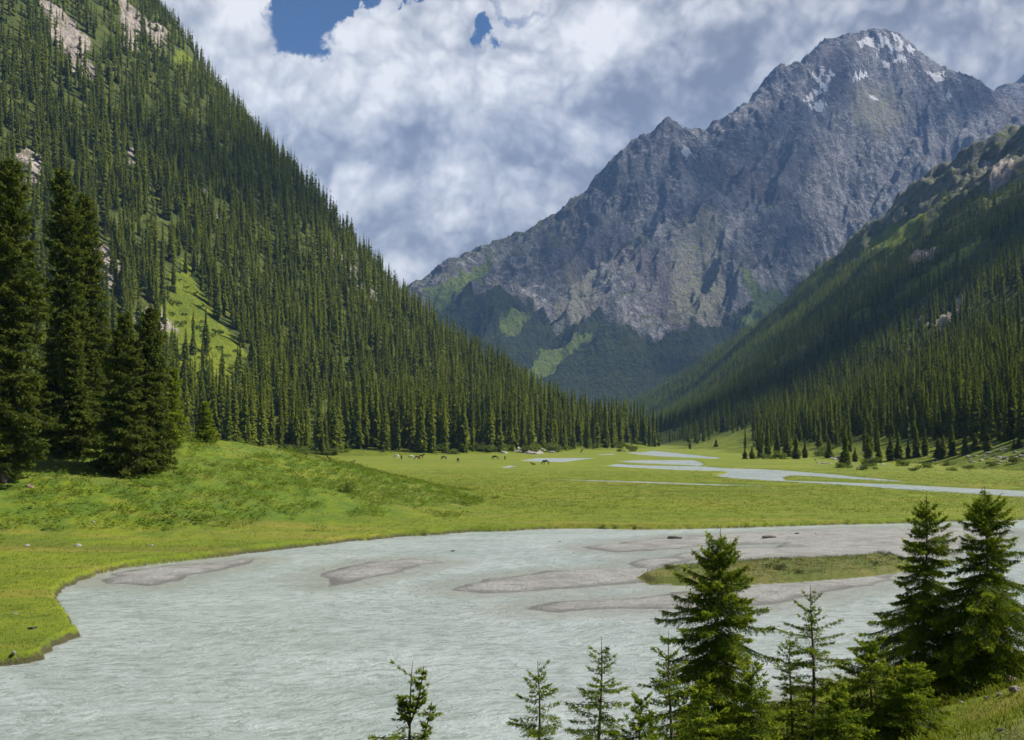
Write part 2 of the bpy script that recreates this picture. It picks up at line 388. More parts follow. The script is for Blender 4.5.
CL_M = {'green': [[(592,337),(570,352),(545,377),(526,390),(517,380),(540,358),(565,344)],[(738,266),(752,280),(768,293),(795,290),(775,310),(745,328),(733,332),(758,306),(746,286)],
                  [(425,290),(450,280),(490,255),(480,285),(455,300),(440,310)],[(500,325),(520,312),(530,318),(505,345)]],
        'pale': [[(566,262),(596,272),(596,300),(588,328),(562,332),(558,310),(572,290)],[(455,345),(478,326),(502,312),(496,335),(470,350)],[(612,404),(640,400),(668,408),(650,415),(620,412)],
                 [(850,95),(890,85),(905,120),(880,140),(855,125)],[(690,215),(720,225),(725,320),(690,330),(670,290)],[(620,416),(634,414),(634,421),(622,421)]],  # pale rock and gravel; sunlit summit and mid-face patches are painted in
        'wood': [[(380,355),(440,312),(470,290),(478,300),(450,345),(500,350),(560,330),(640,338),(700,325),(735,315),(800,300),(860,300),(1000,380),(600,460),(300,440)],
                 [(455,330),(480,300),(530,300),(560,340),(520,372),(500,360)]]}
_sn = lambda pts: [(800+x/6.4, 20+y/6.4) for x, y in pts]
SNOW = [_sn(p) for p in [
 [(580,82),(615,92),(650,130),(664,158),(640,155),(600,115)],[(498,108),(530,105),(570,150),(610,165),(648,205),(600,190),(550,165),(515,135)],
 [(372,145),(395,128),(440,115),(475,128),(450,140),(490,175),(470,180),(430,155),(395,165)],[(495,155),(535,165),(530,180),(500,175)],
 [(680,180),(700,158),(732,180),(708,222)],[(625,232),(668,235),(675,270),(650,265)],[(522,258),(545,270),(570,298),(550,300)],[(490,222),(510,240),(500,246)],
 [(807,335),(860,348),(925,332),(900,352),(925,380),(900,395),(850,375)],[(64,338),(90,345),(120,375),(150,310),(158,330),(135,370),(135,395),(172,430),(165,458),(135,435),(95,375)],
 [(165,355),(220,350),(222,362),(195,368),(180,400),(170,398),(185,370)],[(80,445),(120,455),(140,475),(110,468),(82,460)],[(15,512),(75,482),(80,492),(40,520)],
 [(58,545),(150,520),(165,540),(140,555),(70,570)],[(350,365),(362,355),(365,385),(330,410)],[(395,350),(425,338),(420,350),(380,375)],[(600,255),(622,260),(615,270)],[(475,500),(500,498),(498,512),(476,512)],
 [(940,495),(970,488),(972,498),(945,505)],[(640,165),(660,180),(655,188)]]]+[
 [(700+x/3.083, 20+y/3.083) for x, y in p] for p in [[(880,400),(905,395),(905,415),(880,420)],[(525,235),(548,240),(545,248),(527,245)]]]
SNOW += [[(683,146),(689,150),(686,158),(682,153)],[(664,182),(668,180),(670,186),(666,188)]]
W_L = {k: [area(hillL, a, 330, 1700) for a in v] for k, v in CL_L.items()}
W_R = {k: [area(hillR, a, 250, 3300) for a in v] for k, v in CL_R.items()}
W_M = {k: [area(mount, a, 2800, 5600) for a in v] for k, v in CL_M.items()}
W_S = [area(mount, a, 4200, 5600) for a in SNOW]
def in_areas(x, y, polys, soft):
    m = np.zeros(np.shape(x))
    x = np.asarray(x); y = np.asarray(y)
    for p in polys:
        if len(p) < 3: continue
        q = np.array(p); x0, y0 = q.min(0)-3*soft; x1, y1 = q.max(0)+3*soft
        s = (x > x0) & (x < x1) & (y > y0) & (y < y1)
        if s.any():
            xs, ys = x[s], y[s]
            d = seg_sd(xs, ys, p)
            m[s] = np.maximum(m[s], smooth(soft, -soft*.6, d+soft*1.3*fbm(xs/soft/2.2, ys/soft/2.2, 3, 71)))
    return m

# ================================================================ materials of the land
def mat_ground():
    m, t = newmat('meadow_ground')
    p = t.pos()
    grav, isle, far, near, mound, bank = [t.attr(a) for a in ('grav', 'isle', 'far', 'near', 'mound', 'path')]
    big = t.noise(p, .045, 4, .6); mid = t.noise(p, .35, 5, .65); fine = t.noise(p, 2.6, 5, .7); vf = t.noise(p, 14, 3, .7)
    g1 = t.mix(t.ramp(big, .35, .65), (.125,.172,.006), (.172,.206,.009))
    g2 = t.mix(t.ramp(mid, .42, .68), g1, (.105,.145,.007))
    stre = t.noise(t.vmath('MULTIPLY', p, (.03,.25,.2)), 1.0, 5, .65)
    g3 = t.mix(t.ramp(stre, .48, .66, 0, .8), g2, (.225,.19,.03))
    g4 = t.mix(t.ramp(fine, .50, .72, 0, .75), g3, (.045,.085,.006))
    g4 = t.mix(t.ramp(vf, .55, .8, 0, .45), g4, (.22,.25,.03))
    st2 = t.noise(t.vmath('MULTIPLY', p, (.02,.09,.1)), 1.0, 6, .7)
    g4 = t.mix(t.ramp(st2, .54, .68, 0, .65), g4, (.085,.10,.012))
    # longer weeds on the mound are cooler green
    gm = t.mix(t.math('MULTIPLY', mound, t.ramp(mid, .38, .62, .1, .75)), g4, (.07,.135,.012))
    dry = t.mix(t.ramp(mid, .4, .62), (.15,.14,.035), (.10,.125,.02))
    gi = t.mix(isle, gm, t.mix(t.ramp(fine, .45, .7), dry, (.07,.085,.02)))
    # dry path with bare soil on the near bank
    soil = t.mix(t.ramp(fine, .35, .7), (.20,.14,.095), (.11,.075,.05))
    gi = t.mix(t.math('MULTIPLY', bank, t.ramp(mid, .3, .55), clamp=True), gi, soil)
    # gravel
    v = t.n('TexVoronoi', feature='F1'); t.set(v, 'Vector', p); t.set(v, 'Scale', 9.0); t.set(v, 'Randomness', 1)
    v2 = t.n('TexVoronoi', feature='F1'); t.set(v2, 'Vector', p); t.set(v2, 'Scale', 17.0)
    sep = t.n('SeparateColor'); t.set(sep, 0, v.outputs['Color'])
    sep2 = t.n('SeparateColor'); t.set(sep2, 0, v2.outputs['Color'])
    gc = t.mix(sep.outputs[0], (.16,.158,.142), (.37,.365,.335))
    gc = t.mix(t.math('MULTIPLY', sep2.outputs[1], .65), gc, (.40,.39,.36))
    gc = t.mix(t.ramp(sep2.outputs[0], .7, .9, 0, .6), gc, (.13,.115,.11))
    gc = t.mix(t.ramp(t.noise(p, .25, 4, .6), .45, .65, 0, .6), gc, (.19,.185,.16))
    gc = t.mix(t.ramp(t.noise(t.vmath('MULTIPLY', p, (.5,1.0,1)), 1, 5, .7), .50, .66, 0, .5), gc, (.12,.115,.10))
    z = t.n('SeparateXYZ'); t.set(z, 0, p)
    wet = t.ramp(t.math('ADD', z.outputs[2], t.math('MULTIPLY', t.math('SUBTRACT', mid, .5), .20)), .01, .10, 1, 0)
    gc = t.mix(t.math('MULTIPLY', wet, .72), gc, (.10,.095,.08))
    z_ = t.n('SeparateXYZ'); t.set(z_, 0, p)
    # shaggy border between turf and gravel, bare earth on the cut bank
    edge = t.math('ADD', grav, t.math('MULTIPLY', t.math('SUBTRACT', fine, .5), .9))
    nzz = t.n('SeparateXYZ'); t.set(nzz, 0, t.n('NewGeometry').outputs['Normal'])
    gi = t.mix(t.math('MULTIPLY', t.ramp(nzz.outputs[2], .85, .6), t.ramp(t.math('ADD', z_.outputs[2], t.math('MULTIPLY', t.math('SUBTRACT', fine, .5), .9)), .42, .12)), gi, t.mix(mid, (.050,.052,.016), (.085,.072,.035)))
    col = t.mix(t.ramp(edge, .50, .64), gi, gc)
    h = t.math('ADD', t.math('MULTIPLY', fine, .6), t.math('MULTIPLY', vf, .3))
    hb = t.math('ADD', h, t.math('MULTIPLY', v2.outputs[0], t.math('MULTIPLY', grav, .15)))
    nrm = t.bump(hb, .9, .22)
    b = principled(t, col, t.ramp(wet, 0, 1, .9, .45), nrm, .25)
    t.out(b.outputs[0]); return m
def mat_slope():
    """undergrowth, grass, scree and rock on the forested slopes"""
    m, t = newmat('forest_slope')
    p = t.pos()
    gr, rk, scr = t.attr('grass'), t.attr('rock'), t.attr('scrub')
    n1 = t.noise(p, .012, 5, .6); n2 = t.noise(p, .07, 5, .65); n3 = t.noise(p, .4, 5, .7)
    floor = t.mix(t.ramp(n2, .38, .65), (.060,.085,.016), (.105,.120,.022))
    floor = t.mix(t.ramp(n3, .55, .75, 0, .7), floor, (.16,.16,.05))
    grass = t.mix(t.ramp(n2, .4, .62), (.175,.205,.014), (.125,.165,.014))
    grass = t.mix(t.ramp(n3, .5, .7, 0, .7), grass, (.06,.09,.02))
    st = t.noise(t.vmath('MULTIPLY', p, (.12,.12,.03)), 1, 6, .7, .6)
    rock = t.mix(t.ramp(st, .35, .68), (.20,.165,.145), (.50,.43,.36))
    rock = t.mix(t.ramp(n3, .52, .72, 0, .8), rock, (.10,.085,.075))
    rock = t.mix(t.ramp(n2, .56, .66, 0, .6), rock, (.16,.16,.05))
    ge = t.ramp(t.math('ADD', gr, t.math('MULTIPLY', t.math('SUBTRACT', n2, .5), 1.3)), .35, .65)
    re = t.ramp(t.math('ADD', rk, t.math('MULTIPLY', t.math('SUBTRACT', n3, .5), 1.3)), .4, .62)
    up = t.mix(t.ramp(n2, .42, .6), (.19,.17,.15), (.085,.11,.03))
    up = t.mix(t.ramp(n3, .48, .62, 0, .8), up, (.055,.07,.022))
    col = t.mix(scr, floor, up)
    col = t.mix(ge, col, grass); col = t.mix(re, col, rock)
    nrm = t.bump(t.math('ADD', n3, t.math('MULTIPLY', st, 2.0)), .8, 3.0)
    b = principled(t, col, .92, nrm, .15); t.out(b.outputs[0]); return m
def mat_mountain():
    m, t = newmat('mountain_rock')
    p = t.pos()
    gr, pale, sn, wd = t.attr('green'), t.attr('pale'), t.attr('snow'), t.attr('wood')
    warp = t.vmath('ADD', p, t.vmath('SCALE', t.n('TexNoise', ins={'Vector': p, 'Scale': .004, 'Detail': 4}).outputs['Color'], scale=90))
    a = t.noise(t.vmath('MULTIPLY', warp, (.012,.012,.0045)), 1, 8, .68)
    bb = t.noise(t.vmath('MULTIPLY', warp, (.035,.03,.05)), 1, 7, .72)
    c = t.noise(p, .0022, 5, .6)
    d = t.noise(t.vmath('MULTIPLY', warp, (.11,.10,.06)), 1, 5, .75)
    rock = t.mix(t.ramp(a, .38, .62), (.060,.062,.076), (.28,.27,.275))
    rock = t.mix(t.ramp(bb, .50, .66, 0, .85), rock, (.52,.48,.46))
    rock = t.mix(t.ramp(bb, .47, .34, 0, .8), rock, (.055,.052,.062))
    rock = t.mix(t.ramp(c, .50, .68, 0, .55), rock, (.15,.115,.115))
    rock = t.mix(t.ramp(d, .56, .74, 0, .7), rock, (.56,.52,.49))
    rock = t.mix(t.ramp(d, .43, .30, 0, .7), rock, (.045,.045,.05))
    nz = t.n('SeparateXYZ'); t.set(nz, 0, t.n('NewGeometry').outputs['Normal'])
    zz = t.n('SeparateXYZ'); t.set(zz, 0, p)
    moss = t.math('MULTIPLY', t.ramp(nz.outputs[2], .45, .8), t.math('MULTIPLY', t.ramp(t.math('ADD', a, t.math('MULTIPLY', c, .5)), .68, .82), t.ramp(zz.outputs[2], 1500, 900, 0, .8)))
    rock = t.mix(moss, rock, (.095,.11,.03))
    pl = t.mix(t.ramp(bb, .4, .6), (.46,.41,.32), (.25,.25,.13))  # pale rock and scree colour, also used for the painted sunlit patches
    col = t.mix(t.math('MULTIPLY', pale, t.ramp(bb, .38, .60, .15, .95)), rock, pl)
    wcol = t.mix(t.ramp(bb, .4, .6), (.02,.032,.014), (.045,.06,.022))
    col = t.mix(t.ramp(t.math('ADD', wd, t.math('MULTIPLY', t.math('SUBTRACT', bb, .5), 1.6)), .4, .65), col, wcol)
    gcol = t.mix(t.ramp(bb, .45, .65), (.17,.22,.04), (.11,.15,.035))
    col = t.mix(t.ramp(t.math('ADD', gr, t.math('MULTIPLY', t.math('SUBTRACT', bb, .5), 1.2)), .35, .65), col, gcol)
    col = t.mix(t.ramp(t.math('ADD', t.math('MULTIPLY', sn, 1.15), t.math('ADD', t.math('MULTIPLY', t.math('SUBTRACT', d, .5), 2.4), t.math('MULTIPLY', t.math('SUBTRACT', bb, .5), 1.2))), .48, .62), col, (.90,.88,.89))
    hh = t.math('ADD', t.math('MULTIPLY', a, 1.2), t.math('ADD', bb, t.math('MULTIPLY', d, .5)))
    nrm = t.bump(hh, 1.0, 48.0)
    b = principled(t, col, .9, nrm, .15); t.out(b.outputs[0]); return m
def mat_water():
    m, t = newmat('milky_river_water')
    p = t.pos()
    w = t.vmath('ADD', p, t.vmath('SCALE', t.n('TexNoise', ins={'Vector': p, 'Scale': .12, 'Detail': 3}).outputs['Color'], scale=3.0))
    rot = t.n('VectorRotate', rotation_type='Z_AXIS', ins={'Vector': w, 'Angle': radians(-14)}).outputs[0]
    r1 = t.noise(t.vmath('MULTIPLY', rot, (1.1,2.6,1)), 1, 6, .66)
    r2 = t.noise(t.vmath('MULTIPLY', rot, (4.2,8.5,1)), 1, 4, .65)
    r3 = t.noise(t.vmath('MULTIPLY', rot, (.10,.22,1)), 1, 4, .6)
    col = t.mix(t.ramp(r3, .35, .65), (.315,.365,.342), (.395,.44,.422))
    col = t.mix(t.ramp(r1, .51, .38, 0, .65), col, (.21,.25,.21))
    col = t.mix(t.ramp(t.math('ADD', r1, t.math('MULTIPLY', r2, .5)), .82, 1.0, 0, .45), col, (.52,.56,.56))
    shal = t.attr('shallow')
    col = t.mix(t.math('MULTIPLY', shal, .75), col, (.27,.28,.235))
    dist = t.n('SeparateXYZ'); t.set(dist, 0, p)
    h = t.math('ADD', t.math('MULTIPLY', r1, 1.0), t.math('ADD', t.math('MULTIPLY', r2, .35), t.math('MULTIPLY', r3, 1.2)))
    nrm = t.bump(h, 1.0, .25)
    b = principled(t, col, .24, nrm, .5, **{'IOR': 1.33}); t.out(b.outputs[0]); return m
M_ground, M_slope, M_mount, M_water = mat_ground(), mat_slope(), mat_mountain(), mat_water()

# ================================================================ build the land
GQ = globals().get('QUAL', 1.0)
def spaced(lo, hi, n, dense_lo, dense_hi, k=4):
    t = np.linspace(lo, hi, 4000); w = np.where((t > dense_lo) & (t < dense_hi), 1, 1/k); c = np.cumsum(w); c = (c-c[0])/(c[-1]-c[0])
    return np.interp(np.linspace(0, 1, n), c, t)
us = spaced(-2.2, 2.2, int(1050*GQ), -.56, .56, 7)
s = spaced(math.log(6), math.log(9000), int(1150*GQ), math.log(14+30), math.log(560), 5)
Ys = np.exp(s)-30
X, Y = fan_grid(us, Ys, -30)
Z, grav, isle, far, near, bid, mound = ground_parts(X, Y)
Z = np.where(Y > 1200, -1+0*Z, Z)
pth = [(6.6,13.2),(7.6,13.8),(9,14.2),(12,15),(12,13),(8,12.2)]
path = smooth(.9, -.5, seg_sd(X, Y, pth)+.4*fbm(X*1.3, Y*1.3, 3, 5))
V = np.stack([X.ravel(), Y.ravel(), Z.ravel()], 1)
A = {'grav': grav.ravel(), 'isle': isle.ravel(), 'far': far.ravel(), 'near': near.ravel(), 'mound': np.clip(mound, 0, 1).ravel(), 'path': path.ravel()}
nr, nc = X.shape
fb = bid[:-1, :-1]
LAB = {'A': 'small pale gravel bar in the shallows against the left grass bank', 'B': 'low muddy gravel bar alone in the middle of the river',
       'C': 'dark pebbly bar whose tip points left into the middle of the river', 'D': 'narrow gravel spit in front of the grassy island',
       'E': 'broad pinkish gravel bar between the far meadow bank and the grassy island'}
g = tag(link('ground', mesh_from('ground', *(lambda v, f, a: (v, [f], M_ground, True, a))(*submesh(V, grid_faces(nr, nc, fb == 0), A)))), kind='structure')
g['label'] = 'green valley meadow with a weedy mound at its left and a grassy near bank'
for i, k in enumerate(bars_w):
    v, f, a = submesh(V, grid_faces(nr, nc, fb == i+1), A)
    if len(f):
        o = tag(link('gravel_bar', mesh_from('gravel_bar', v, [f], M_ground, True, a)), LAB[k], 'gravel bar', None, 'structure')
# water: one level sheet, finer near the shore, reads how shallow the bed is below it
us2 = spaced(-2.0, 2.0, 420, -.56, .56, 5); s2 = np.linspace(math.log(6), math.log(1500), 420); Y2 = np.exp(s2)-30
XW, YW = fan_grid(us2, Y2, -30)
zg, _, _, _, _, _, _ = ground_parts(XW, YW)
sh = smooth(-.40, -.08, zg+.08*fbm(XW*.25, YW*.4, 3, 15))*(YW < 140)
keep = ~((zg[:-1, :-1] > .12) & (zg[1:, 1:] > .12) & (zg[:-1, 1:] > .12) & (zg[1:, :-1] > .12))
keep[:, :] &= (YW[:-1, :-1] < 1150)
v, f, a = submesh(np.stack([XW.ravel(), YW.ravel(), 0*XW.ravel()], 1), grid_faces(*XW.shape, keep), {'shallow': sh.ravel()})
o = tag(link('river', mesh_from('river', v, [f], M_water, True, a)), 'milky grey green glacial river with rippled surface', None, None, 'structure')
o.location.z = 0.0

# left slope
def slope_mesh(name, fn, us, Ys, WA, scrub_fn, label, zmin=-3.0, foot=lambda z: smooth(12, 4, z)):
    X, Y = fan_grid(us, Ys); Z = fn(X, Y)
    A = {'grass': np.maximum(in_areas(X, Y, WA['grass'], 9), foot(Z)).ravel(), 'rock': in_areas(X, Y, WA['rock'], 12).ravel(), 'scrub': scrub_fn(X, Y, Z).ravel()}
    # broken rock relief where bare
    rk = A['rock'].reshape(X.shape)
    Z = Z+rk*9*(ridged(X/12, Y/18, 4, 81)-.4)
    k = (Z[:-1, :-1] > zmin) | (Z[1:, 1:] > zmin)
    v, f, a = submesh(np.stack([X.ravel(), Y.ravel(), Z.ravel()], 1), grid_faces(*X.shape, k), A)
    o = tag(link(name, mesh_from(name, v, [f], M_slope, True, a)), label, None, None, 'structure')
    return o
slope_mesh('hillside', hillL, np.linspace(-1.05, .16, int(520*GQ)), np.exp(np.linspace(math.log(260), math.log(2400), int(620*GQ))), W_L,
           lambda x, y, z: 0*z, 'steep left valley side densely covered with spruce')
slope_mesh('hillside', hillR, np.linspace(.04, 1.0, int(560*GQ)), np.exp(np.linspace(math.log(200), math.log(4200), int(760*GQ))), W_R,
           lambda x, y, z: smooth(330, 520, z+60*fbm(x/150, y/150, 3, 83)), 'shadowed right valley side with forest below and rocky crest above', foot=lambda z: smooth(26, 12, z))
us = np.linspace(-.32, .85, int(1150*GQ)); Ys = np.exp(np.linspace(math.log(2700), math.log(7200), int(900*GQ)))
X, Y = fan_grid(us, Ys); Z = mount(X, Y)
A = {'green': in_areas(X, Y, W_M['green'], 18).ravel(), 'pale': in_areas(X, Y, W_M['pale'], 25).ravel(), 'wood': in_areas(X, Y, W_M['wood'], 30).ravel(),
     'snow': in_areas(X, Y, W_S, 11).ravel()}
o = tag(link('mountain', mesh_from('mountain', np.stack([X.ravel(), Y.ravel(), Z.ravel()], 1), [grid_faces(*X.shape)], M_mount, True, A)),
        'jagged grey rock mountain with snow patches at its summit', None, None, 'structure')
us = np.linspace(.36, .80, 330); Ys = np.exp(np.linspace(math.log(5500), math.log(7300), 190)); X, Y = fan_grid(us, Ys); Z = mount2(X, Y); z0 = 0*X.ravel()
o = tag(link('mountain', mesh_from('mountain', np.stack([X.ravel(), Y.ravel(), Z.ravel()], 1), [grid_faces(*X.shape)], M_mount, True, {k_: z0 for k_ in A})), 'second bluish summit just showing behind the right shoulder', None, None, 'structure')
print('land built')
# ================================================================ conifers
def mat_needles(name, dark, light, fresh, fresh_amt=1.0):
    m, t = newmat(name)
    tone = t.attr('tone'); fr = t.attr('fresh')
    col = t.mix(tone, dark, light)
    col = t.mix(t.math('MULTIPLY', fr, fresh_amt, clamp=True), col, fresh)
    d = t.n('BsdfDiffuse', ins={'Color': col}); tr = t.n('BsdfTranslucent', ins={'Color': col})
    a = t.n('MixShader', ins={0: .42, 1: d.outputs[0], 2: tr.outputs[0]})
    t.out(a.outputs[0]); return m
def mat_bark():
    m, t = newmat('bark'); p = t.n('TexCoord').outputs['Object']
    n = t.noise(t.vmath('MULTIPLY', p, (9,9,2.5)), 1, 4, .6)
    col = t.mix(t.ramp(n, .35, .65), (.05,.038,.03), (.17,.13,.10))
    t.out(principled(t, col, .95, t.bump(n, .8, .03), .1).outputs[0]); return m
M_bark = mat_bark()
M_forest = mat_needles('spruce_needles', (.026,.050,.012), (.140,.175,.018), (.27,.29,.03))
M_near = mat_needles('young_spruce_needles', (.055,.105,.012), (.20,.27,.020), (.46,.48,.035))
M_big = mat_needles('old_spruce_needles', (.032,.055,.012), (.12,.145,.020), (.20,.22,.03))
M_lime = mat_needles('sunlit_lime_needles', (.14,.19,.018), (.24,.29,.025), (.36,.40,.04))  # young lime green, lightened further to stand in for sunlight

def crown_low(nl, nb, seed, ratio=.115, narrow=1.0):
    """unit-height spruce crown out of drooping fans: V (n,3), tris, fresh"""
    r = np.random.default_rng(seed); t = (np.arange(nl)+r.uniform(-.3, .3, nl))/nl
    t = np.clip(t, 0, 1); V = []; T = []; Fh = []
    lump = 1+.22*np.sin(t*r.uniform(8, 16)+r.uniform(0, 6))
    for i in range(nl):
        zz = .035+.965*t[i]
        R = ratio*((1-t[i])**.8*.93+.07)*lump[i]*(min(1, .72+t[i]*2.6))
        a0 = r.uniform(0, 6.28)
        for j in range(nb):
            a = a0+j*2*pi/nb+r.uniform(-.35, .35); rr = R*r.uniform(.62, 1.25)
            w = rr*pi/nb*r.uniform(.75, 1.25); dr = rr*r.uniform(.35, .95)+.008
            c, s_ = cos(a), sin(a); z0 = zz+r.uniform(-.5, .5)/nl
            k = len(V)
            V += [(0, 0, z0+rr*.15), (c*rr*.62-s_*w, s_*rr*.62+c*w, z0-dr*.75), (c*rr, s_*rr, z0-dr*.8), (c*rr*.62+s_*w, s_*rr*.62-c*w, z0-dr*.75)]
            T += [(k, k+1, k+2), (k, k+2, k+3)]
            f = r.uniform(0, 1)**2*.6; Fh += [f*.3, f, f+.25, f]
    k = len(V); V += [(0, 0, 1.02), (.006, 0, .93), (-.003, .005, .93), (-.003, -.005, .93)]; T += [(k, k+1, k+2), (k, k+2, k+3), (k, k+3, k+1)]; Fh += [.3]*4
    return np.array(V, np.float32), np.array(T, np.int32), np.array(Fh, np.float32)

def scatter(protos, x, y, z, h, wid, r, tone):
    """merge scaled and turned copies of the prototype crowns into one big array"""
    Vs = []; Ts = []; Fs = []; To = []; off = 0
    which = r.integers(0, len(protos), len(x)); ang = r.uniform(0, 2*pi, len(x))
    for k, (V, T, Fh) in enumerate(protos):
        i = np.where(which == k)[0]
        if not len(i): continue
        c, s_ = np.cos(ang[i])[:, None], np.sin(ang[i])[:, None]
        hh = h[i][:, None]; ww = (h*wid)[i][:, None]
        X_ = (V[:, 0]*c-V[:, 1]*s_)*ww+x[i][:, None]; Y_ = (V[:, 0]*s_+V[:, 1]*c)*ww+y[i][:, None]; Z_ = V[:, 2]*hh+z[i][:, None]
        Vs.append(np.stack([X_, Y_, Z_], -1).reshape(-1, 3).astype(np.float32))
        Ts.append((T[None]+(np.arange(len(i))*len(V))[:, None, None]).reshape(-1, 3)+off)
        Fs.append(np.tile(Fh, len(i))); To.append(np.repeat(tone[i], len(V)))
        off += len(i)*len(V)
    return np.concatenate(Vs), np.concatenate(Ts), np.concatenate(Fs), np.concatenate(To)

LODS = [[crown_low(26, 9, 100+i) for i in range(5)], [crown_low(15, 7, 200+i) for i in range(5)],
        [crown_low(9, 5, 300+i) for i in range(5)], [crown_low(5, 4, 400+i, .14) for i in range(4)]]

def horizon_filter(fn, x, y, ztop, ulo, uhi, y0, y1, margin):
    """drop trees wholly hidden behind a crest of the same slope"""
    us = np.linspace(ulo, uhi, 260); Ys = np.exp(np.linspace(math.log(y0), math.log(y1), 320))
    X, Y = fan_grid(us, Ys); A = (fn(X, Y)-H)/Y; C = np.maximum.accumulate(A, 0)
    iu = np.clip(((x/y-ulo)/(uhi-ulo)*259).astype(int), 0, 259); iy = np.clip(((np.log(y)-math.log(y0))/(math.log(y1)-math.log(y0))*319).astype(int)-2, 0, 319)
    return (ztop+margin-H)/y > C[iy, iu]

def candidates(x0, x1, y0, y1, cell, r, ulo, uhi):
    gx, gy = np.meshgrid(np.arange(x0, x1, cell), np.arange(y0, y1, cell))
    x = (gx+r.uniform(-.5, .5, gx.shape)*cell).ravel(); y = (gy+r.uniform(-.5, .5, gx.shape)*cell).ravel()
    k = (x/y > ulo) & (x/y < uhi); return x[k], y[k]
r_ = np.random.default_rng(5)
def poly_mask(x, y, polys):
    m = np.zeros(x.shape, bool)
    for p in polys:
        if len(p) > 2: m |= near_sd(x, y, p, 1) < 0
    return m
forest = []
# left slope
x, y = candidates(-1300, 200, 300, 1750, 6.9, r_, -.62, .2)
z = hillL(x, y); zg = ground_z(x, y)
dens = .45*fbm(x/60, y/90, 3, 91)+.8*fbm(x/20, y/28, 3, 191)
k = (z > .8) & (z > zg+.1) & (dens > -.17+.12*smooth(60, 5, z))
gm = in_areas(x, y, W_L['grass'], 5); rm = in_areas(x, y, W_L['rock'], 4)
k &= r_.uniform(0, 1, x.shape) > np.maximum(gm*.85, rm*.72)
x, y, z = x[k], y[k], z[k]
h = (31-6*smooth(150, 600, z))*r_.uniform(.62, 1.15, x.shape)*np.where(r_.uniform(0, 1, x.shape) < .22, .55, 1)
k = horizon_filter(hillL, x, y, z+h, -.7, .25, 280, 1800, 10)
forest.append([a[k] for a in (x, y, z, h)])
# right slope
x, y = candidates(30, 2200, 230, 3300, 9.0, r_, .08, .62)
z = hillR(x, y); zg = ground_z(x, y)
dens = fbm(x/80, y/130, 4, 92)
up = smooth(300, 560, z+70*fbm(x/170, y/170, 4, 93))
k = (z > 2.0+5.5*smooth(.34, .42, x/y)*smooth(700, 400, y)+3*fbm(x/30, y/30, 2, 98)) & (z > zg+.1) & (dens+.5*fbm(x/26, y/34, 3, 192) > -.34+.8*up+.25*smooth(30, 4, z)) & (z < 800)
gm = in_areas(x, y, W_R['grass'], 7); rm = in_areas(x, y, W_R['rock'], 6)
k &= r_.uniform(0, 1, x.shape) > np.maximum(gm*.93, rm*.93)
x, y, z = x[k], y[k], z[k]
h = (25-5*smooth(150, 500, z))*r_.uniform(.55, 1.15, x.shape)*np.where(z < 12, .8, 1)
k = horizon_filter(hillR, x, y, z+h, .05, .65, 190, 4200, 10)
forest.append([a[k] for a in (x, y, z, h)])
# extra close rows where the right forest meets the valley
x, y = candidates(60, 420, 240, 700, 5.5, r_, .12, .60); z = hillR(x, y)
k = (z > 7.5) & (z < 45) & (z > ground_z(x, y)) & (fbm(x/25, y/25, 3, 94) > -.25)
x, y, z = x[k], y[k], z[k]; forest.append([x, y, z, r_.uniform(12, 24, x.shape)])
# foot of the big mountain
x, y = candidates(-900, 2200, 2950, 4700, 12.5, r_, -.12, .50); z = mount(x, y)
wd = in_areas(x, y, W_M['wood'], 30); nog = np.maximum(in_areas(x, y, W_M['green'], 15), in_areas(x, y, W_M['pale'], 15))
k = (z > 3) & (z < 900) & (r_.uniform(0, 1, x.shape) < wd*(1-nog)*(1.05-.5*smooth(350, 700, z))) & (fbm(x/90, y/90, 3, 95) > -.4)
x, y, z = x[k], y[k], z[k]; h = r_.uniform(11, 22, x.shape)
k = horizon_filter(mount, x, y, z+h, -.35, .6, 2700, 7000, 10)
forest.append([a[k] for a in (x, y, z, h)])
FX, FY, FZ, FH = [np.concatenate([f[i] for f in forest]) for i in range(4)]
FS = np.concatenate([np.full(len(f[0]), i) for i, f in enumerate(forest)])
FZ = FZ-.4
print('forest trees', [len(f[0]) for f in forest])

# explicit trees that stand free along the foot of the right slope (crown outlines read off the photograph)
EDGE = [(845,467,425,7),(868,464,432,7),(879,463,440,5),(890,461,433,6),(898,460,430,6),(908,458,437,4),(916,457,425,6),(925,456,427,5),(938,459,434,6),(943,459,433,5),(952,456,424,6),
        (965,455,428,5),(975,450,432,6),(987,452,425,6),(1014,449,436,3),(1019,449,433,4),(745,459,447,4),(752,459,445,4),(760,458,427,5),(768,458,430,5),(777,457,430,5),(787,457,424,6),
        (796,459,433,6),(805,458,437,4),(829,458,436,5),(855,462,446,4),(690,449,438,2),(716,447,438,3)]
def low(x, y): return np.maximum(ground_z(x, y).reshape(np.shape(x)), hillR(x, y))
EX = []
for px, by, ty, rp in EDGE:
    q = hit(low, px, by, 150, 1500, 700)
    if q is None: continue
    EX.append((q[0], q[1], q[2]-.2, (by-ty)/F*q[1], rp/F*q[1]))
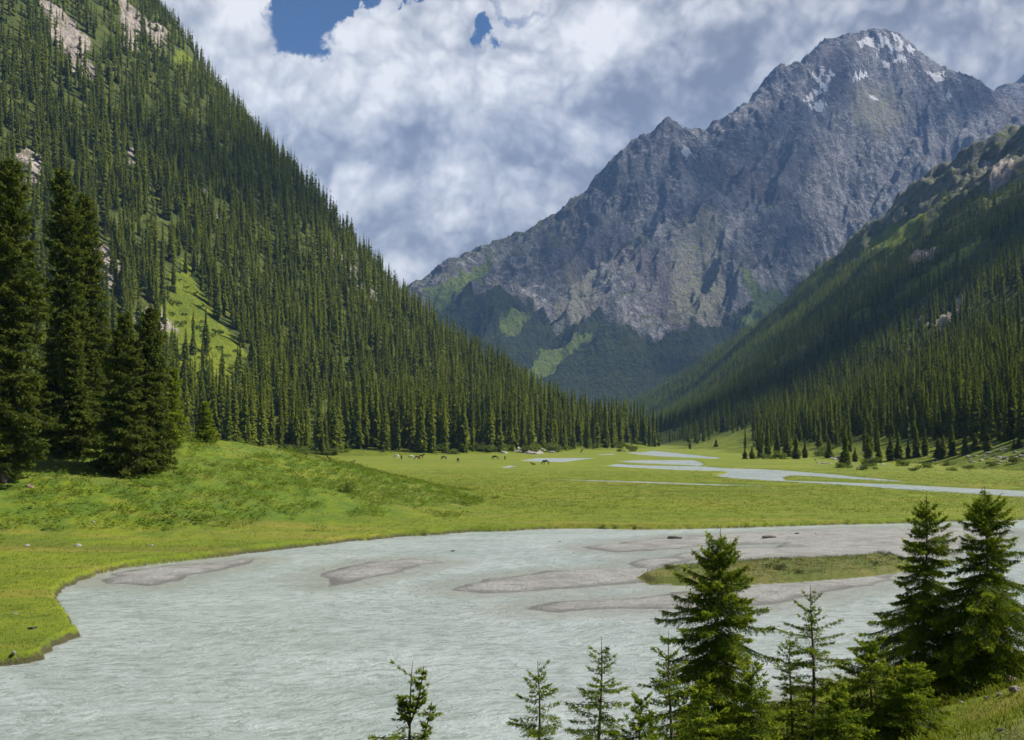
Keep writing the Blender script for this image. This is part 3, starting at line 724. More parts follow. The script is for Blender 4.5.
# pick the individuals: the trees that show largest, by a small depth-ordered coverage count
N = len(FX); hp = FH*F/FY; px = CX+F*FX/FY; pyb = HY-(FZ-H)*F/FY; pyt = pyb-hp
order = np.argsort(FY); cov = np.zeros((740, 1024), bool); vis = np.zeros(N)
MND = np.array([[0,430],[180,435],[250,446],[340,461],[400,478],[475,497],[1024,600]], float)
cols = np.arange(1024); lim = np.interp(cols, MND[:, 0], MND[:, 1])
for c_ in range(1024): cov[int(lim[c_]):, c_] = True
cov[165:470, 0:50] = True; cov[175:470, 42:105] = True; cov[315:470, 100:172] = True
for i in order[:60000]:
    if hp[i] < 9: break_ = True
    if hp[i] < 9 or px[i] < -5 or px[i] > 1028 or pyt[i] > 738 or pyb[i] < 2: continue
    cnt = 0; hw = hp[i]*.10
    for f_ in np.linspace(.05, .95, 9):
        yy = int(pyt[i]+f_*hp[i]); w_ = hw*f_+.5; a = int(max(0, px[i]-w_)); b = int(min(1023, px[i]+w_))+1
        dy = hp[i]/9
        if 0 <= yy < 740 and b > a:
            y1_ = int(min(740, yy+dy/2+1)); y0_ = int(max(0, yy-dy/2))
            blk = cov[y0_:y1_, a:b]; cnt += (~blk).sum(); blk[:] = True
    vis[i] = cnt
N_IND = 262
pick = np.argsort(-vis)[:N_IND]; ind = np.zeros(N, bool); ind[pick] = True
print('smallest individual shows', vis[pick[-1]], 'px')

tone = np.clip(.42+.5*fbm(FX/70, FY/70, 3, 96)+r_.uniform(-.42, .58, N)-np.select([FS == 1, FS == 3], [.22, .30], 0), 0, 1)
stuff = ~ind
lod = np.select([hp > 32, hp > 15, hp > 8.5], [0, 1, 2], 3)
names = {0: 'dense spruce forest climbing the steep left valley side', 1: 'dark spruce forest covering the right valley side', 3: 'distant spruce forest at the foot of the rock mountain'}
wid = r_.uniform(.66, 1.08, N)
for s_id in (0, 1, 3):
    sel = stuff & ((FS == s_id) | ((FS == 2) & (s_id == 1)))
    Vs = []; Ts = []; Fs = []; To = []; off = 0
    for l in range(4):
        i = np.where(sel & (lod == l))[0]
        if not len(i): continue
        wl = wid[i]*(1.0 if s_id != 3 else 1.35)
        V, T, f_, tn = scatter(LODS[l], FX[i], FY[i], FZ[i], FH[i], wl, r_, tone[i])
        Vs.append(V); Ts.append(T+off); Fs.append(f_); To.append(tn); off += len(V)
    if off:
        V = np.concatenate(Vs)
        me = mesh_from('forest', V, [np.concatenate(Ts)], M_forest, False, {'fresh': np.concatenate(Fs), 'tone': np.concatenate(To)})
        tag(link('forest', me), names[s_id], None, None, 'stuff'); print('forest', s_id, len(V))

# ---------------------------------------------------------------- detailed crown: branches, twigs, needle tufts
def tube(V, Fc, pts, rad, n=6):
    pts = np.array(pts, float); k0 = len(V)
    for i, p in enumerate(pts):
        d = pts[min(i+1, len(pts)-1)]-pts[max(i-1, 0)]; d /= np.linalg.norm(d)+1e-9
        a = np.cross(d, (0, 0, 1) if abs(d[2]) < .9 else (1, 0, 0)); a /= np.linalg.norm(a); b = np.cross(d, a)
        for j in range(n):
            q = 2*pi*j/n; V.append(p+(a*cos(q)+b*sin(q))*rad[i])
    for i in range(len(pts)-1):
        for j in range(n):
            Fc.append((k0+i*n+j, k0+i*n+(j+1) % n, k0+(i+1)*n+(j+1) % n, k0+(i+1)*n+j))
def spruce(h, R, seed, whorls, nb, tw_gap, tw_len, ned, nw, nk, base=.08, leader=.06, lean=(0, 0), droop=.5, power=.85, irregular=.25, trunk_r=None, fresh=.5, leaders=(), hang=.35):
    """returns crown mesh arrays and wood mesh arrays, origin at the foot"""
    r = np.random.default_rng(seed); V = []; Fc = []
    TP = []; TD = []; TL = []; TF = []; TT = []
    trunk_r = trunk_r or h*.011+.01
    def axis(t): return np.array([lean[0]*t*t*h+.012*h*sin(t*5+seed), lean[1]*t*t*h+.012*h*cos(t*4+seed), t*h])
    ts = np.linspace(0, 1, 14); tube(V, Fc, [axis(a)-(0, 0, .3*(a == 0)) for a in ts], [trunk_r*(1-a)**.9*(1+.35*max(0, .06-a)/.06)+.004*min(1, h/6) for a in ts], 8)
    zs = base+(1-leader-base)*(np.arange(whorls)/max(1, whorls-1))**.92
    branches = []
    sec = 1+irregular*.7*np.sin(np.linspace(0, r.uniform(7, 15), whorls)+r.uniform(0, 6))
    for wi, t in enumerate(zs):
        a0 = r.uniform(0, 6.28); n_ = max(3, int(round(nb*(1-.25*t)+r.uniform(-1, 1))))
        for j in range(n_):
            a = a0+2*pi*j/n_+r.uniform(-.35, .35)
            L = R*((1-t)/(1-base))**power*r.uniform(1-irregular*1.4, 1+irregular)*sec[wi]*min(1, .65+(t-base)*3)+.02*h*.5
            branches.append((axis(min(.985, t+r.uniform(-.65, .65)/whorls)), a, L, t))
    for (t0, a, L, up) in leaders:      # competing leaders, upright
        p = axis(t0); tip = p+np.array([cos(a)*L*(1-up), sin(a)*L*(1-up), L*up])
        mid = p+np.array([cos(a)*L*(1-up)*.75, sin(a)*L*(1-up)*.75, L*up*.35])
        C = [p*(1-q)**2+2*q*(1-q)*mid+q*q*tip for q in np.linspace(0, 1, 7)]
        tube(V, Fc, C, np.linspace(trunk_r*.6, .006, 7), 5)
        for q in np.linspace(.25, .9, 9):
            i = min(5, int(q*6)); c = C[i]+(C[i+1]-C[i])*(q*6-i)
            for _ in range(2):
                branches.append((c, r.uniform(0, 6.28), R*.20*(1.15-q), .8))
    for (p0, a, L, t) in branches:
        el = -.25*droop+1.0*max(0, t-.55)/.45+r.uniform(-.12, .12) if t > .55 else -.25*droop-.15*droop*(.55-t)+r.uniform(-.14, .14)
        ns = 6; q = np.linspace(0, 1, ns+1)
        db = droop*r.uniform(.5, 1.5); rr = L*q*(1-.08*q); zz = L*(math.tan(el)*q-db*.55*q*q+db*.42*q**3.2)
        side = r.uniform(-.12, .12)*L*q*q
        C = np.stack([p0[0]+cos(a)*rr-sin(a)*side, p0[1]+sin(a)*rr+cos(a)*side, p0[2]+zz], 1)
        tube(V, Fc, C[:-1:2] if L < .5 else C, np.linspace(max(.004, L*.014), .003, len(C[:-1:2]) if L < .5 else ns+1), 3 if L < 1.5 else 4)
        m = max(3, int(L/tw_gap)); tq = np.linspace(.12, 1, m)+r.uniform(-.4, .4, m)/m; tq = np.clip(tq, .06, .99)
        bt = r.uniform(0, 1)
        for sgn in (-1, 1, 0):
            if sgn == 0 and hang <= 0: continue
            idx = tq*ns; i = np.minimum(idx.astype(int), ns-1); c = C[i]+(C[i+1]-C[i])*(idx-i)[:, None]
            d = C[i+1]-C[i]; d /= np.linalg.norm(d, axis=1, keepdims=True)+1e-9
            lat = np.cross(d, (0, 0, 1)); lat /= np.linalg.norm(lat, axis=1, keepdims=True)+1e-9
            ang = r.uniform(.75, 1.05, m)
            if sgn: dd = d*np.cos(ang)[:, None]+lat*sgn*np.sin(ang)[:, None]; dd[:, 2] -= r.uniform(.0, .45, m)*(.5+droop)
            else: dd = d*.35+np.array([0, 0, -1.0])*r.uniform(.3, 1.0, m)[:, None]+lat*r.uniform(-.5, .5, m)[:, None]
            ll = tw_len*np.minimum(1, .30+1.1*(1-tq)*L/R+.35*(1-tq))*r.uniform(.6, 1.25, m)*(1 if sgn else hang*1.6)*min(1, .35+L/R)
            TP.append(c); TD.append(dd/np.linalg.norm(dd, axis=1, keepdims=True)); TL.append(ll); TF.append(np.clip((tq-.35)*1.2, 0, 1)*r.uniform(.2, 1.0, m)*fresh); TT.append(np.clip(bt*.6+.4*r.uniform(0, 1, m), 0, 1))
        TP.append(C[-2:-1]); e_ = C[-1]-C[-2]; TD.append((e_/(np.linalg.norm(e_)+1e-9))[None]); TL.append(np.array([L/ns+tw_len*.3])); TF.append(np.array([fresh])); TT.append(np.array([bt]))
    # leader shoot
    TP.append(axis(1-leader)[None]); TD.append(np.array([[0, 0, 1.]])); TL.append(np.array([leader*h*.8])); TF.append(np.array([.5])); TT.append(np.array([.5]))
    TP, TD, TL, TF, TT = map(np.concatenate, (TP, TD, TL, TF, TT)); n = len(TL)
    # needle tufts along each twig
    s_ = (np.arange(nk)+.5)/nk; s_ = np.broadcast_to(s_, (n, nk))+r.uniform(-.5, .5, (n, nk))/nk
    A_ = np.cross(TD, np.where(np.abs(TD[:, 2:3]) > .9, [[1., 0, 0]], [[0, 0, 1.]])); A_ /= np.linalg.norm(A_, axis=1, keepdims=True); B_ = np.cross(TD, A_)
    ph = r.uniform(0, 2*pi, (n, nk)); rad = A_[:, None]*np.cos(ph)[..., None]+B_[:, None]*np.sin(ph)[..., None]
    nd = TD[:, None]*r.uniform(.55, 1.0, (n, nk, 1))+rad*r.uniform(.5, .9, (n, nk, 1)); nd /= np.linalg.norm(nd, axis=2, keepdims=True)
    root = TP[:, None]+TD[:, None]*(s_*TL[:, None])[..., None]
    wv_ = np.cross(nd, r.normal(size=(n, nk, 3))); wv_ /= np.linalg.norm(wv_, axis=2, keepdims=True)+1e-9
    ln = ned*r.uniform(.7, 1.3, (n, nk, 1))*np.minimum(1, TL[:, None, None]/(ned*1.2)+.3)
    a = root-nd*ln*.15; b = root+nd*ln*.4+wv_*nw; c = root+nd*ln; d = root+nd*ln*.4-wv_*nw
    VV = np.stack([a, b, c, d], 2).reshape(-1, 3)
    QQ = np.arange(len(VV)).reshape(-1, 4)
    fr = np.repeat((TF[:, None]*s_**1.5).ravel(), 4)*np.tile([.5, .9, 1.1, .9], n*nk); tt = np.repeat(np.repeat(TT, nk), 4)
    return (VV, QQ, {'fresh': fr, 'tone': tt}), (np.array(V), np.array(Fc, np.int32))

def tree_thing(name, x, y, z, crown_me, wood_me, label, group=None, rot=0, sc=(1, 1, 1), cat='tree'):
    e_ = bpy.data.objects.new(name, None); COL.objects.link(e_); e_.empty_display_size = .5
    e_.location = (x, y, z); e_.rotation_euler = (0, 0, rot); e_.scale = sc
    tag(e_, label, cat, group)
    a = link('trunk', wood_me, e_); b = link('crown', crown_me, e_); return e_
def gz1(x, y): return float(ground_z(x, y)[0])
# --- individuals of the forest, sharing six finer crowns
def finer(seed):
    V, T, f_ = crown_low(46, 11, seed, .112)
    r = np.random.default_rng(seed); tn = np.repeat(r.uniform(0, 1, len(V)//4+1), 4)[:len(V)]
    me = mesh_from('spruce_crown', V, [T], M_forest, False, {'fresh': f_*1.1, 'tone': .15+.55*tn})
    Vt = []; Ft = []; tube(Vt, Ft, [(0, 0, -.03), (0, 0, .05), (0, 0, .3), (0, 0, .9)], [.016, .012, .009, .002], 6)
    return me, mesh_from('spruce_trunk', Vt, [Ft], M_bark)
FINE = [finer(500+i) for i in range(8)]
ZL = [((-1, 130, 0, 999), 'tall spruce on the steep slope directly behind the big dark spruces at the left', 'spruces on the slope behind the left clump'),
      ((130, 260, 0, 385), 'spruce standing round the grassy chute high on the left slope', 'spruces by the grassy chute'),
      ((130, 260, 385, 999), 'dark spruce at the forest foot behind the crest of the weedy mound', 'spruces behind the mound crest'),
      ((260, 350, 0, 999), 'slender spruce at the forest edge above the resting horse', 'spruces at the forest edge left of the herd'),
      ((350, 450, 0, 999), 'tall slender spruce in the forest edge behind the grazing herd', 'spruces behind the grazing herd'),
      ((450, 540, 0, 999), 'tall spruce in the front row between the herd and the pale rockfall', 'spruces right of the herd'),
      ((540, 640, 0, 999), 'spruce in the front row tapering towards the tip of the left forest spur', 'spruces on the tip of the left spur'),
      ((640, 740, 0, 999), 'small distant spruce where the valley floor narrows', 'spruces at the valley narrows'),
      ((740, 850, 0, 999), 'dark spruce in the forest edge behind the braided far channels', 'spruces behind the far channels'),
      ((850, 930, 0, 999), 'dark spruce in the forest edge above the scattered pale boulders', 'spruces above the boulder field'),
      ((930, 1100, 0, 999), 'tall dark spruce in the forest edge near the right border', 'spruces at the right forest edge')]
for i in pick:
    bx, by = px[i], pyb[i]
    lab, grp = next((l, g_) for (a, b, c_, d_), l, g_ in ZL if a <= bx < b and c_ <= by < d_) if bx > -1 else (ZL[0][1], ZL[0][2])
    cm, tm = FINE[int(r_.integers(0, 8))]
    w_ = FH[i]*wid[i]
    tree_thing('spruce', FX[i], FY[i], FZ[i], cm, tm, lab, grp, float(r_.uniform(0, 6)), (w_, w_, FH[i]))
for q, (x, y, z, h, rr) in zip(EDGE, EX):
    cm, tm = FINE[int(r_.integers(0, 8))]; w_ = rr/.112
    tree_thing('spruce', x, y, z, cm, tm, {845: 'broad free-standing spruce in front of the right forest, nearest to the far channels'}.get(q[0], 'small free-standing spruce on the open grass in front of the right forest' if q[0] > 830 else 'small spruce in the open row beside the braided far channels'),
               {845: None}.get(q[0], 'free-standing spruces below the right forest' if q[0] > 830 else 'spruces beside the far channels'), float(r_.uniform(0, 6)), (w_, w_, h))
def mt(px_, py_, fn, y0, y1):
    q = hit(fn, px_, py_, y0, y1, 2500); return q
# (shaded place, half sizes, seed): where each unseen added cloud is to drop its shade
SHADE_CLOUDS = [(mt(640,200,mount,2800,5600), 380, 300, 1), (mt(790,170,mount,2800,5600), 420, 300, 2), (mt(800,280,mount,2800,5600), 360, 300, 3), (mt(740,390,mount,2800,5600), 420, 240, 4), (mt(500,290,mount,2800,5600), 200, 160, 5),
          (mt(820,70,mount,2800,5600), 300, 170, 6), (mt(970,90,mount,2800,5600), 260, 230, 7),
          (mt(860,340,hillR,250,3300), 300, 300, 8), (mt(770,370,hillR,250,3300), 260, 380, 11), (mt(980,260,hillR,250,3300), 160, 200, 9),
          (mt(265,170,hillL,330,1700), 150, 150, 13), (mt(200,60,hillL,330,1700), 90, 110, 15)]
SHADE_CLOUDS = [c_ for c_ in SHADE_CLOUDS if c_[0] is not None]
# ================================================================ the big dark spruces at the left and the young spruces on the near bank
LEFT = [ # px, top py, Y, radius px, seed, whorls, label
 (6,166,96,46,1,46,'huge dark spruce at the left edge with its bare trunk foot on the mound'),
 (63,171,114,27,2,42,'tall dark spruce, the second in from the left edge'),
 (88,196,122,24,3,38,'tall dark spruce leaning out behind the second big one'),
 (72,318,110,20,4,28,'slimmer lighter green spruce in front of the tall pair'),
 (125,316,104,30,5,28,'broad bushy spruce with branches to the ground, left half of the twin clump'),
 (149,309,107,28,6,30,'broad bushy spruce with branches to the ground, right half of the twin clump'),
 (172,370,120,16,7,20,'sunlit yellow green spruce at the right side of the twin clump'),
 (92,352,117,15,8,18,'small spruce sapling between the tall pair and the twin clump'),
 (206,404,128,13,9,14,'small bright yellow green young spruce alone on the mound crest')]
for (px_, ty, Yd, rp, sd_, wh, lab) in LEFT:
    x = (px_-CX)/F*Yd; z = gz1(x, Yd); zt = H+(HY-ty)/F*Yd; h = zt-z; R = rp/F*Yd
    small = h < 10
    cr_, wd_ = spruce(h, R, 700+sd_, wh, 9 if not small else 8, .34, 1.15 if not small else .7, .34 if not small else .24, .075 if not small else .055, 9, base=.09 if sd_ == 1 else .03, leader=.02,
                      droop=.75, power=.62 if sd_ in (1, 2, 3) else .72, irregular=.26, trunk_r=.42 if sd_ == 1 else h*.012, fresh=.75, hang=.5)
    me = mesh_from('spruce_crown', cr_[0], [cr_[1]], M_lime if sd_ in (7, 9) else M_big, False, cr_[2])
    tree_thing('spruce', x, Yd, z, me, mesh_from('spruce_trunk', wd_[0], [wd_[1]], M_bark), lab)
NEARS = [ # px, top py, Y, R, seed, whorls, kind, label, extra
 (718,527,20,2.25,1,34,'o','large bushy young spruce rising in front of the grassy island',{}),
 (925,491,25,2.1,2,30,'o','tall young spruce at the right, the left one of the two tallest',{}),
 (985,486,24,2.1,3,32,'o','tall young spruce at the right, the right one of the two tallest',{'base': .15}),
 (812,583,20,1.25,4,16,'t','thin airy spruce with a long bare leader right of the large bushy one',{}),
 (791,634,20.6,.72,5,12,'t','small thin spruce close behind the airy one',{}),
 (872,640,19,1.3,6,15,'l','small light green spruce in front of the two tallest',{}),
 (912,662,18.4,1.0,7,13,'l','low light green spruce at the foot of the two tallest',{}),
 (600,636,18,.95,8,14,'t','small spruce with an even crown in front of the open river',{}),
 (538,659,17,.80,9,12,'t','narrow small spruce with slightly bent tip, second from the left at the bottom',{}),
 (405,660,16,.85,10,9,'m','sparse crooked young spruce with several leaders, leftmost at the bottom',{'leaders': [(.62, -.2, 1.15, .80), (.38, .05, 1.35, .72), (.60, 2.9, .6, .8)]}),
 (670,630,18.7,.95,11,14,'t','slim spruce sapling half hidden by the left side of the large bushy one',{}),
 (752,668,17.6,.95,12,12,'l','low light green spruce at the right foot of the large bushy one',{}),
 (640,700,16.6,.8,13,9,'l','very low spruce sapling at the bottom beside the large bushy one',{}),
 (838,690,17.6,.8,14,10,'l','very low spruce sapling below the airy spruce',{}),
 (700,684,16.4,.95,15,10,'l','low spruce with bright tips in front of the large bushy one',{})]
for (px_, ty, Yd, R, sd_, wh, kind, lab, ex) in NEARS:
    x = (px_-CX)/F*Yd; z = gz1(x, Yd)-.05; zt = H+(HY-ty)/F*Yd; h = zt-z
    kw = dict(o=dict(nb=7.5, tw_gap=.055, tw_len=.36, ned=.055, nw=.0075, nk=15, droop=.85, power=.98, irregular=.33, leader=.085, fresh=1.0, hang=.55),
              t=dict(nb=5.6, tw_gap=.075, tw_len=.24, ned=.05, nw=.007, nk=12, droop=.25, power=.85, irregular=.30, leader=.13, fresh=.95, hang=.15),
              l=dict(nb=7, tw_gap=.065, tw_len=.27, ned=.055, nw=.0085, nk=13, droop=.4, power=.75, irregular=.28, leader=.08, fresh=1.0, hang=.25),
              m=dict(nb=4.2, tw_gap=.085, tw_len=.18, ned=.05, nw=.0075, nk=12, droop=.2, power=.7, irregular=.45, leader=.16, fresh=.7, hang=.1, lean=(.06,0)))[kind]
    cr_, wd_ = spruce(h, R, 800+sd_, wh, **{'base': .04, **kw, **ex})
    me = mesh_from('spruce_crown', cr_[0], [cr_[1]], M_near, False, cr_[2])
    tree_thing('young_spruce', x, Yd, z, me, mesh_from('spruce_trunk', wd_[0], [wd_[1]], M_bark), lab)
    print('near', sd_, round(h, 2), len(cr_[0]))
# ================================================================ rocks, shrubs, weeds, grass, horses, unseen shade clouds
def gfn(x, y): return ground_z(np.ravel(x), np.ravel(y)).reshape(np.shape(x))
def spot(px_, py_, fn=gfn, y0=8, y1=1500, n=1500):
    Y = np.exp(np.linspace(math.log(y0), math.log(y1), n)); x = (px_-CX)/F*Y; zr = H+(HY-py_)/F*Y
    d = zr-fn(x, Y); k = int(np.argmax(d < 0))
    if k == 0: print('no ground at', px_, py_); return (float(x[0]), -60.0, 0.0)
    return (float(x[k]), float(Y[k]), float(fn(x[k:k+1], Y[k:k+1])[0]))
def mat_rock(name, a, b, c):
    m, t = newmat(name); p = t.n('TexCoord').outputs['Object']
    n = t.noise(p, 2.2, 6, .65); n2 = t.noise(p, 9, 4, .7)
    col = t.mix(t.ramp(n, .35, .65), a, b); col = t.mix(t.ramp(n2, .52, .7, 0, .7), col, c)
    t.out(principled(t, col, .9, t.bump(t.math('ADD', n, n2), .8, .08), .2).outputs[0]); return m
M_pale = mat_rock('pale_stone', (.24,.21,.185), (.40,.365,.335), (.14,.125,.115))
M_pink = mat_rock('pink_granite', (.34,.20,.17), (.50,.36,.32), (.14,.11,.10))
M_darkst = mat_rock('dark_stone', (.035,.03,.03), (.08,.07,.065), (.15,.13,.12))
def rock_mesh(seed, mat, flat=.6):
    bm = bmesh.new(); bmesh.ops.create_icosphere(bm, subdivisions=3, radius=1)
    r = np.random.default_rng(seed); planes = r.normal(size=(11, 3)); planes /= np.linalg.norm(planes, axis=1)[:, None]; off = r.uniform(.55, .85, 11)
    for v in bm.verts:
        c = np.array(v.co)
        for q, o_ in zip(planes, off):
            d = c@q
            if d > o_: c = c-q*(d-o_)*.95
        c *= 1+.05*float(pn(c[0]*3+seed, c[1]*3+c[2]*2, seed))
        v.co = (c[0]*1.1, c[1]*.85, c[2]*flat)
    me = bpy.data.meshes.new('boulder'); bm.to_mesh(me); bm.free(); me.materials.append(mat); return me
RK = [rock_mesh(i, M_pale) for i in range(6)]; RKP = [rock_mesh(20+i, M_pink) for i in range(2)]; RKD = [rock_mesh(30, M_darkst, .45)]
def rock(me, x, y, z, s_, label, group=None, name='boulder', cat='rock'):
    o = link(name, me, None, (x, y, z)); o.scale = (s_*rg.uniform(.8, 1.25), s_*rg.uniform(.8, 1.2), s_*rg.uniform(.75, 1.15)); o.rotation_euler = (rg.uniform(-.2, .2), rg.uniform(-.2, .2), rg.uniform(0, 6.28))
    return tag(o, label, cat, group)
rg = np.random.default_rng(77)
for px_, py_, w_, me, lab in [(93,523,5,RK[0],'pale stone lying alone on the grass slope above the small left gravel bar'),(27,546,6,RK[1],'flat pale stone in the grass near the left edge, left of its neighbour'),
        (78,546,8,RK[2],'flat pale stone in the grass right of its neighbour, above the left cove'),(151,546,5,RK[3],'small pale stone in the grass above the left end of the small gravel bar'),
        (16,614,5,RK[4],'small pale stone on the left grass bank, the upper of two'),(14,654,6,RK[5],'white stone on the left grass bank close to the waterline'),
        (32.5,629,9,RKD[0],'dark flat stone on the left grass bank'),(30,487,9,RKP[0],'pinkish stone among roots at the foot of the huge left spruce'),
        (453,557,5,RKD[0],'small dark rock sticking out of the open river'),(574,556,3,RKP[1],'tiny pinkish rock in the river left of the broad gravel bar'),(560,547,3,RKD[0],'tiny dark rock in the river near the tip of the broad gravel bar'),
        (1003,684,30,RKP[0],'pink granite boulder under the tallest right spruces'),(1016,692,13,RK[0],'grey stone beside the pink boulder'),(1000,696,9,RK[1],'small pale stone below the pink boulder'),
        (988,699,8,RK[2],'small pale stone between grass and the foot of the right spruces'),(1001,731,10,RKD[0],'small dark clod on the near grass beside the bare path'),(962,703,6,RK[3],'little pale stone at the edge of the near grass'),
        (1020,681,10,RK[4],'pale stone at the right edge behind the pink boulder'),(797,534,5,RKD[0],'small dark stone on the broad gravel bar'),(816,534,4,RKP[1],'small brown stone on the broad gravel bar farther right')]:
    q = spot(px_, py_); z = max(q[2], 0); s_ = w_*q[1]/F/2; rock(me, q[0], q[1], z+s_*.1, s_, lab)
for k in range(26):
    px_ = rg.normal(528, 14); py_ = rg.uniform(448, 454.5)-abs(px_-520)*.0; q = spot(px_, py_, lambda x, y: np.maximum(gfn(x, y), hillL(x, y)), 250, 1200)
    if q[1] > 0: rock(RK[k % 6], *q, rg.uniform(.8, 2.6), 'pale boulder in the rockfall at the forest foot right of the herd', 'boulders of the rockfall')
for k in range(105):
    t_ = rg.uniform(0, 1)**.7; px_ = 812+t_*215+rg.normal(0, 4); py_ = rg.uniform(453, 470)-(px_-812)*.035*rg.uniform(0, 1.6)
    if k < 24: px_ = rg.normal(1000, 14); py_ = rg.normal(457.5, 1.6)
    elif k < 40: px_ = rg.normal(1000, 12); py_ = rg.normal(446, 2)
    elif k < 60: px_ = rg.normal(832, 12); py_ = rg.normal(461, 2.5)
    if px_ > 1026: continue
    q = spot(px_, py_, low, 120, 1200)
    if q[1] > 0: rock(RK[k % 6], *q, rg.uniform(.25, 1.0)*q[1]/300, 'pale boulder in the grass below the right forest edge', 'boulders below the right forest')
# driftwood
def wood_log(pts, rad, label, name='log', cat='log', mat=None):
    V = []; Fc = []; tube(V, Fc, pts, rad, 8)
    k = len(V); V += [np.array(pts[0]), np.array(pts[-1])]; n = len(pts)
    T = [(k, (j+1) % 8, j) for j in range(8)]+[(k+1, (n-1)*8+j, (n-1)*8+(j+1) % 8) for j in range(8)]
    return tag(link(name, mesh_from(name, V, [np.array(Fc), np.array(T)], mat or M_log)), label, cat)
M_log = mat_rock('weathered_wood', (.16,.125,.10), (.28,.24,.205), (.07,.055,.045))
a = spot(908, 742, y0=6); b = spot(932, 729, y0=6)
wood_log([(a[0], a[1], a[2]+.08), ((a[0]+b[0])/2, (a[1]+b[1])/2, (a[2]+b[2])/2+.16), (b[0], b[1], b[2]+.12)], [.09, .11, .06], 'grey weathered log end at the edge of the near grass')
for (pa, pb, lab) in [((763,538.5),(776,538),'brown driftwood log lying on the broad gravel bar'),((668,539),(682,539),'thin driftwood stick lying left on the broad gravel bar')]:
    a = spot(*pa); b = spot(*pb); wood_log([(a[0], a[1], a[2]+.1), ((a[0]+b[0])/2, (a[1]+b[1])/2+.1, a[2]+.16), (b[0], b[1], b[2]+.1)], [.12, .14, .07], lab)
q = spot(581, 452.5)
wood_log([(q[0], q[1], q[2]-.1), (q[0]+.3, q[1], q[2]+1.0), (q[0]+1.0, q[1], q[2]+1.9), (q[0]+1.2, q[1], q[2]+3.2)], [.7, .45, .35, .1], 'dark broken tree stump beside the pool at the forest foot', 'tree_stump', 'stump', M_bark)

# ---------------------------------------------------------------- leafy shrubs
M_leaf = mat_needles('shrub_leaves', (.07,.12,.015), (.14,.19,.025), (.22,.25,.04))
M_willow = mat_needles('willow_leaves', (.045,.065,.02), (.10,.12,.04), (.13,.14,.06))
M_weed = mat_needles('weed_leaves', (.085,.145,.016), (.15,.21,.022), (.20,.25,.03))
M_grass = mat_needles('grass_blades', (.09,.13,.008), (.16,.19,.012), (.22,.2,.04))
def leaf_cloud(n, seed, shape, ls, up=.3):
    r = np.random.default_rng(seed); c = shape(r, n)
    d = r.normal(size=(n, 3)); d[:, 2] = np.abs(d[:, 2])*.6+up; d /= np.linalg.norm(d, axis=1)[:, None]
    w_ = np.cross(d, r.normal(size=(n, 3))); w_ /= np.linalg.norm(w_, axis=1)[:, None]; l = ls*r.uniform(.6, 1.4, (n, 1))
    V = np.stack([c-d*l*.5, c+w_*l*.3, c+d*l*.6, c-w_*l*.3], 1).reshape(-1, 3)
    return V, np.arange(4*n).reshape(-1, 4), np.repeat(r.uniform(0, .6, n), 4), np.repeat(r.uniform(0, 1, n), 4)
def blobs(k, w_, h_):
    def f(r, n):
        c = np.stack([r.normal(0, w_*.42, k), r.normal(0, w_*.42, k), r.uniform(.08, .62, k)*h_], 1); s_ = r.uniform(.25, .42, k)*w_
        i = r.integers(0, k, n); d = r.normal(size=(n, 3)); d /= np.linalg.norm(d, axis=1)[:, None]
        p = c[i]+d*(s_[i]*r.uniform(.6, 1.05, n))[:, None]*[1, 1, .8*h_/w_/1.3]; p[:, 2] = np.maximum(p[:, 2], .03); return p
    return f
def shrub_mesh(seed, n, w_, h_, ls, mat):
    V, Q, f_, t_ = leaf_cloud(n, seed, blobs(9, w_, h_), ls)
    me = mesh_from('shrub_foliage', V, [Q], mat, False, {'fresh': f_, 'tone': t_})
    Vt = []; Ft = []; r = np.random.default_rng(seed)
    for k in range(7):
        a = r.uniform(0, 6.28); tube(Vt, Ft, [(0, 0, -.05), (cos(a)*w_*.15, sin(a)*w_*.15, h_*.4), (cos(a)*w_*.35, sin(a)*w_*.35, h_*.85)], [.02*h_, .014*h_, .004], 4)
    return me, mesh_from('shrub_stems', Vt, [Ft], M_bark)
SHM = [shrub_mesh(i, 900, 1.0, 1.0, .11, M_leaf) for i in range(5)]; WIL = [shrub_mesh(40+i, 1000, 1.0, .8, .06, M_willow) for i in range(3)]
def shrub(ms, x, y, z, s_, label, group=None, name='shrub', sz=1.0):
    e_ = bpy.data.objects.new(name, None); COL.objects.link(e_); e_.location = (x, y, z); e_.scale = (s_, s_, s_*sz); e_.rotation_euler = (0, 0, rg.uniform(0, 6))
    tag(e_, label, 'shrub', group); link('foliage', ms[0], e_); link('stems', ms[1], e_)
for px_, py_, w_, lab in [(775,569,15,'grey green willow shrub in the middle of the grassy island'),(798,573,9,'smaller willow shrub just right of the middle island shrub'),
                          (886,556,10,'loose willow shrub at the right end of the grassy island'),(875,566,6,'narrow upright willow shrub on the grassy island'),
                          (668,569,11,'sparse low willow tuft at the left end of the grassy island'),(785,560,6,'tiny willow tuft on the far side of the grassy island')]:
    q = spot(px_, py_); shrub(WIL[int(rg.integers(0, 3))], *q, w_*q[1]/F*.9, lab, sz=.9 if px_ != 875 else 1.8)
lowL = lambda x, y: np.maximum(gfn(x, y), hillL(x, y))
for k in range(34):
    px_ = rg.uniform(255, 640); py_ = 455.5-(px_-260)*.012+rg.uniform(-6, 1.0); q = spot(px_, py_, lowL, 200, 1200)
    shrub(SHM[k % 5], *q, rg.uniform(3, 8), 'bright green leafy bush at the foot of the left forest', 'bushes along the left forest foot', 'bush', rg.uniform(.6, 1.1)) if q[1] > 0 else None
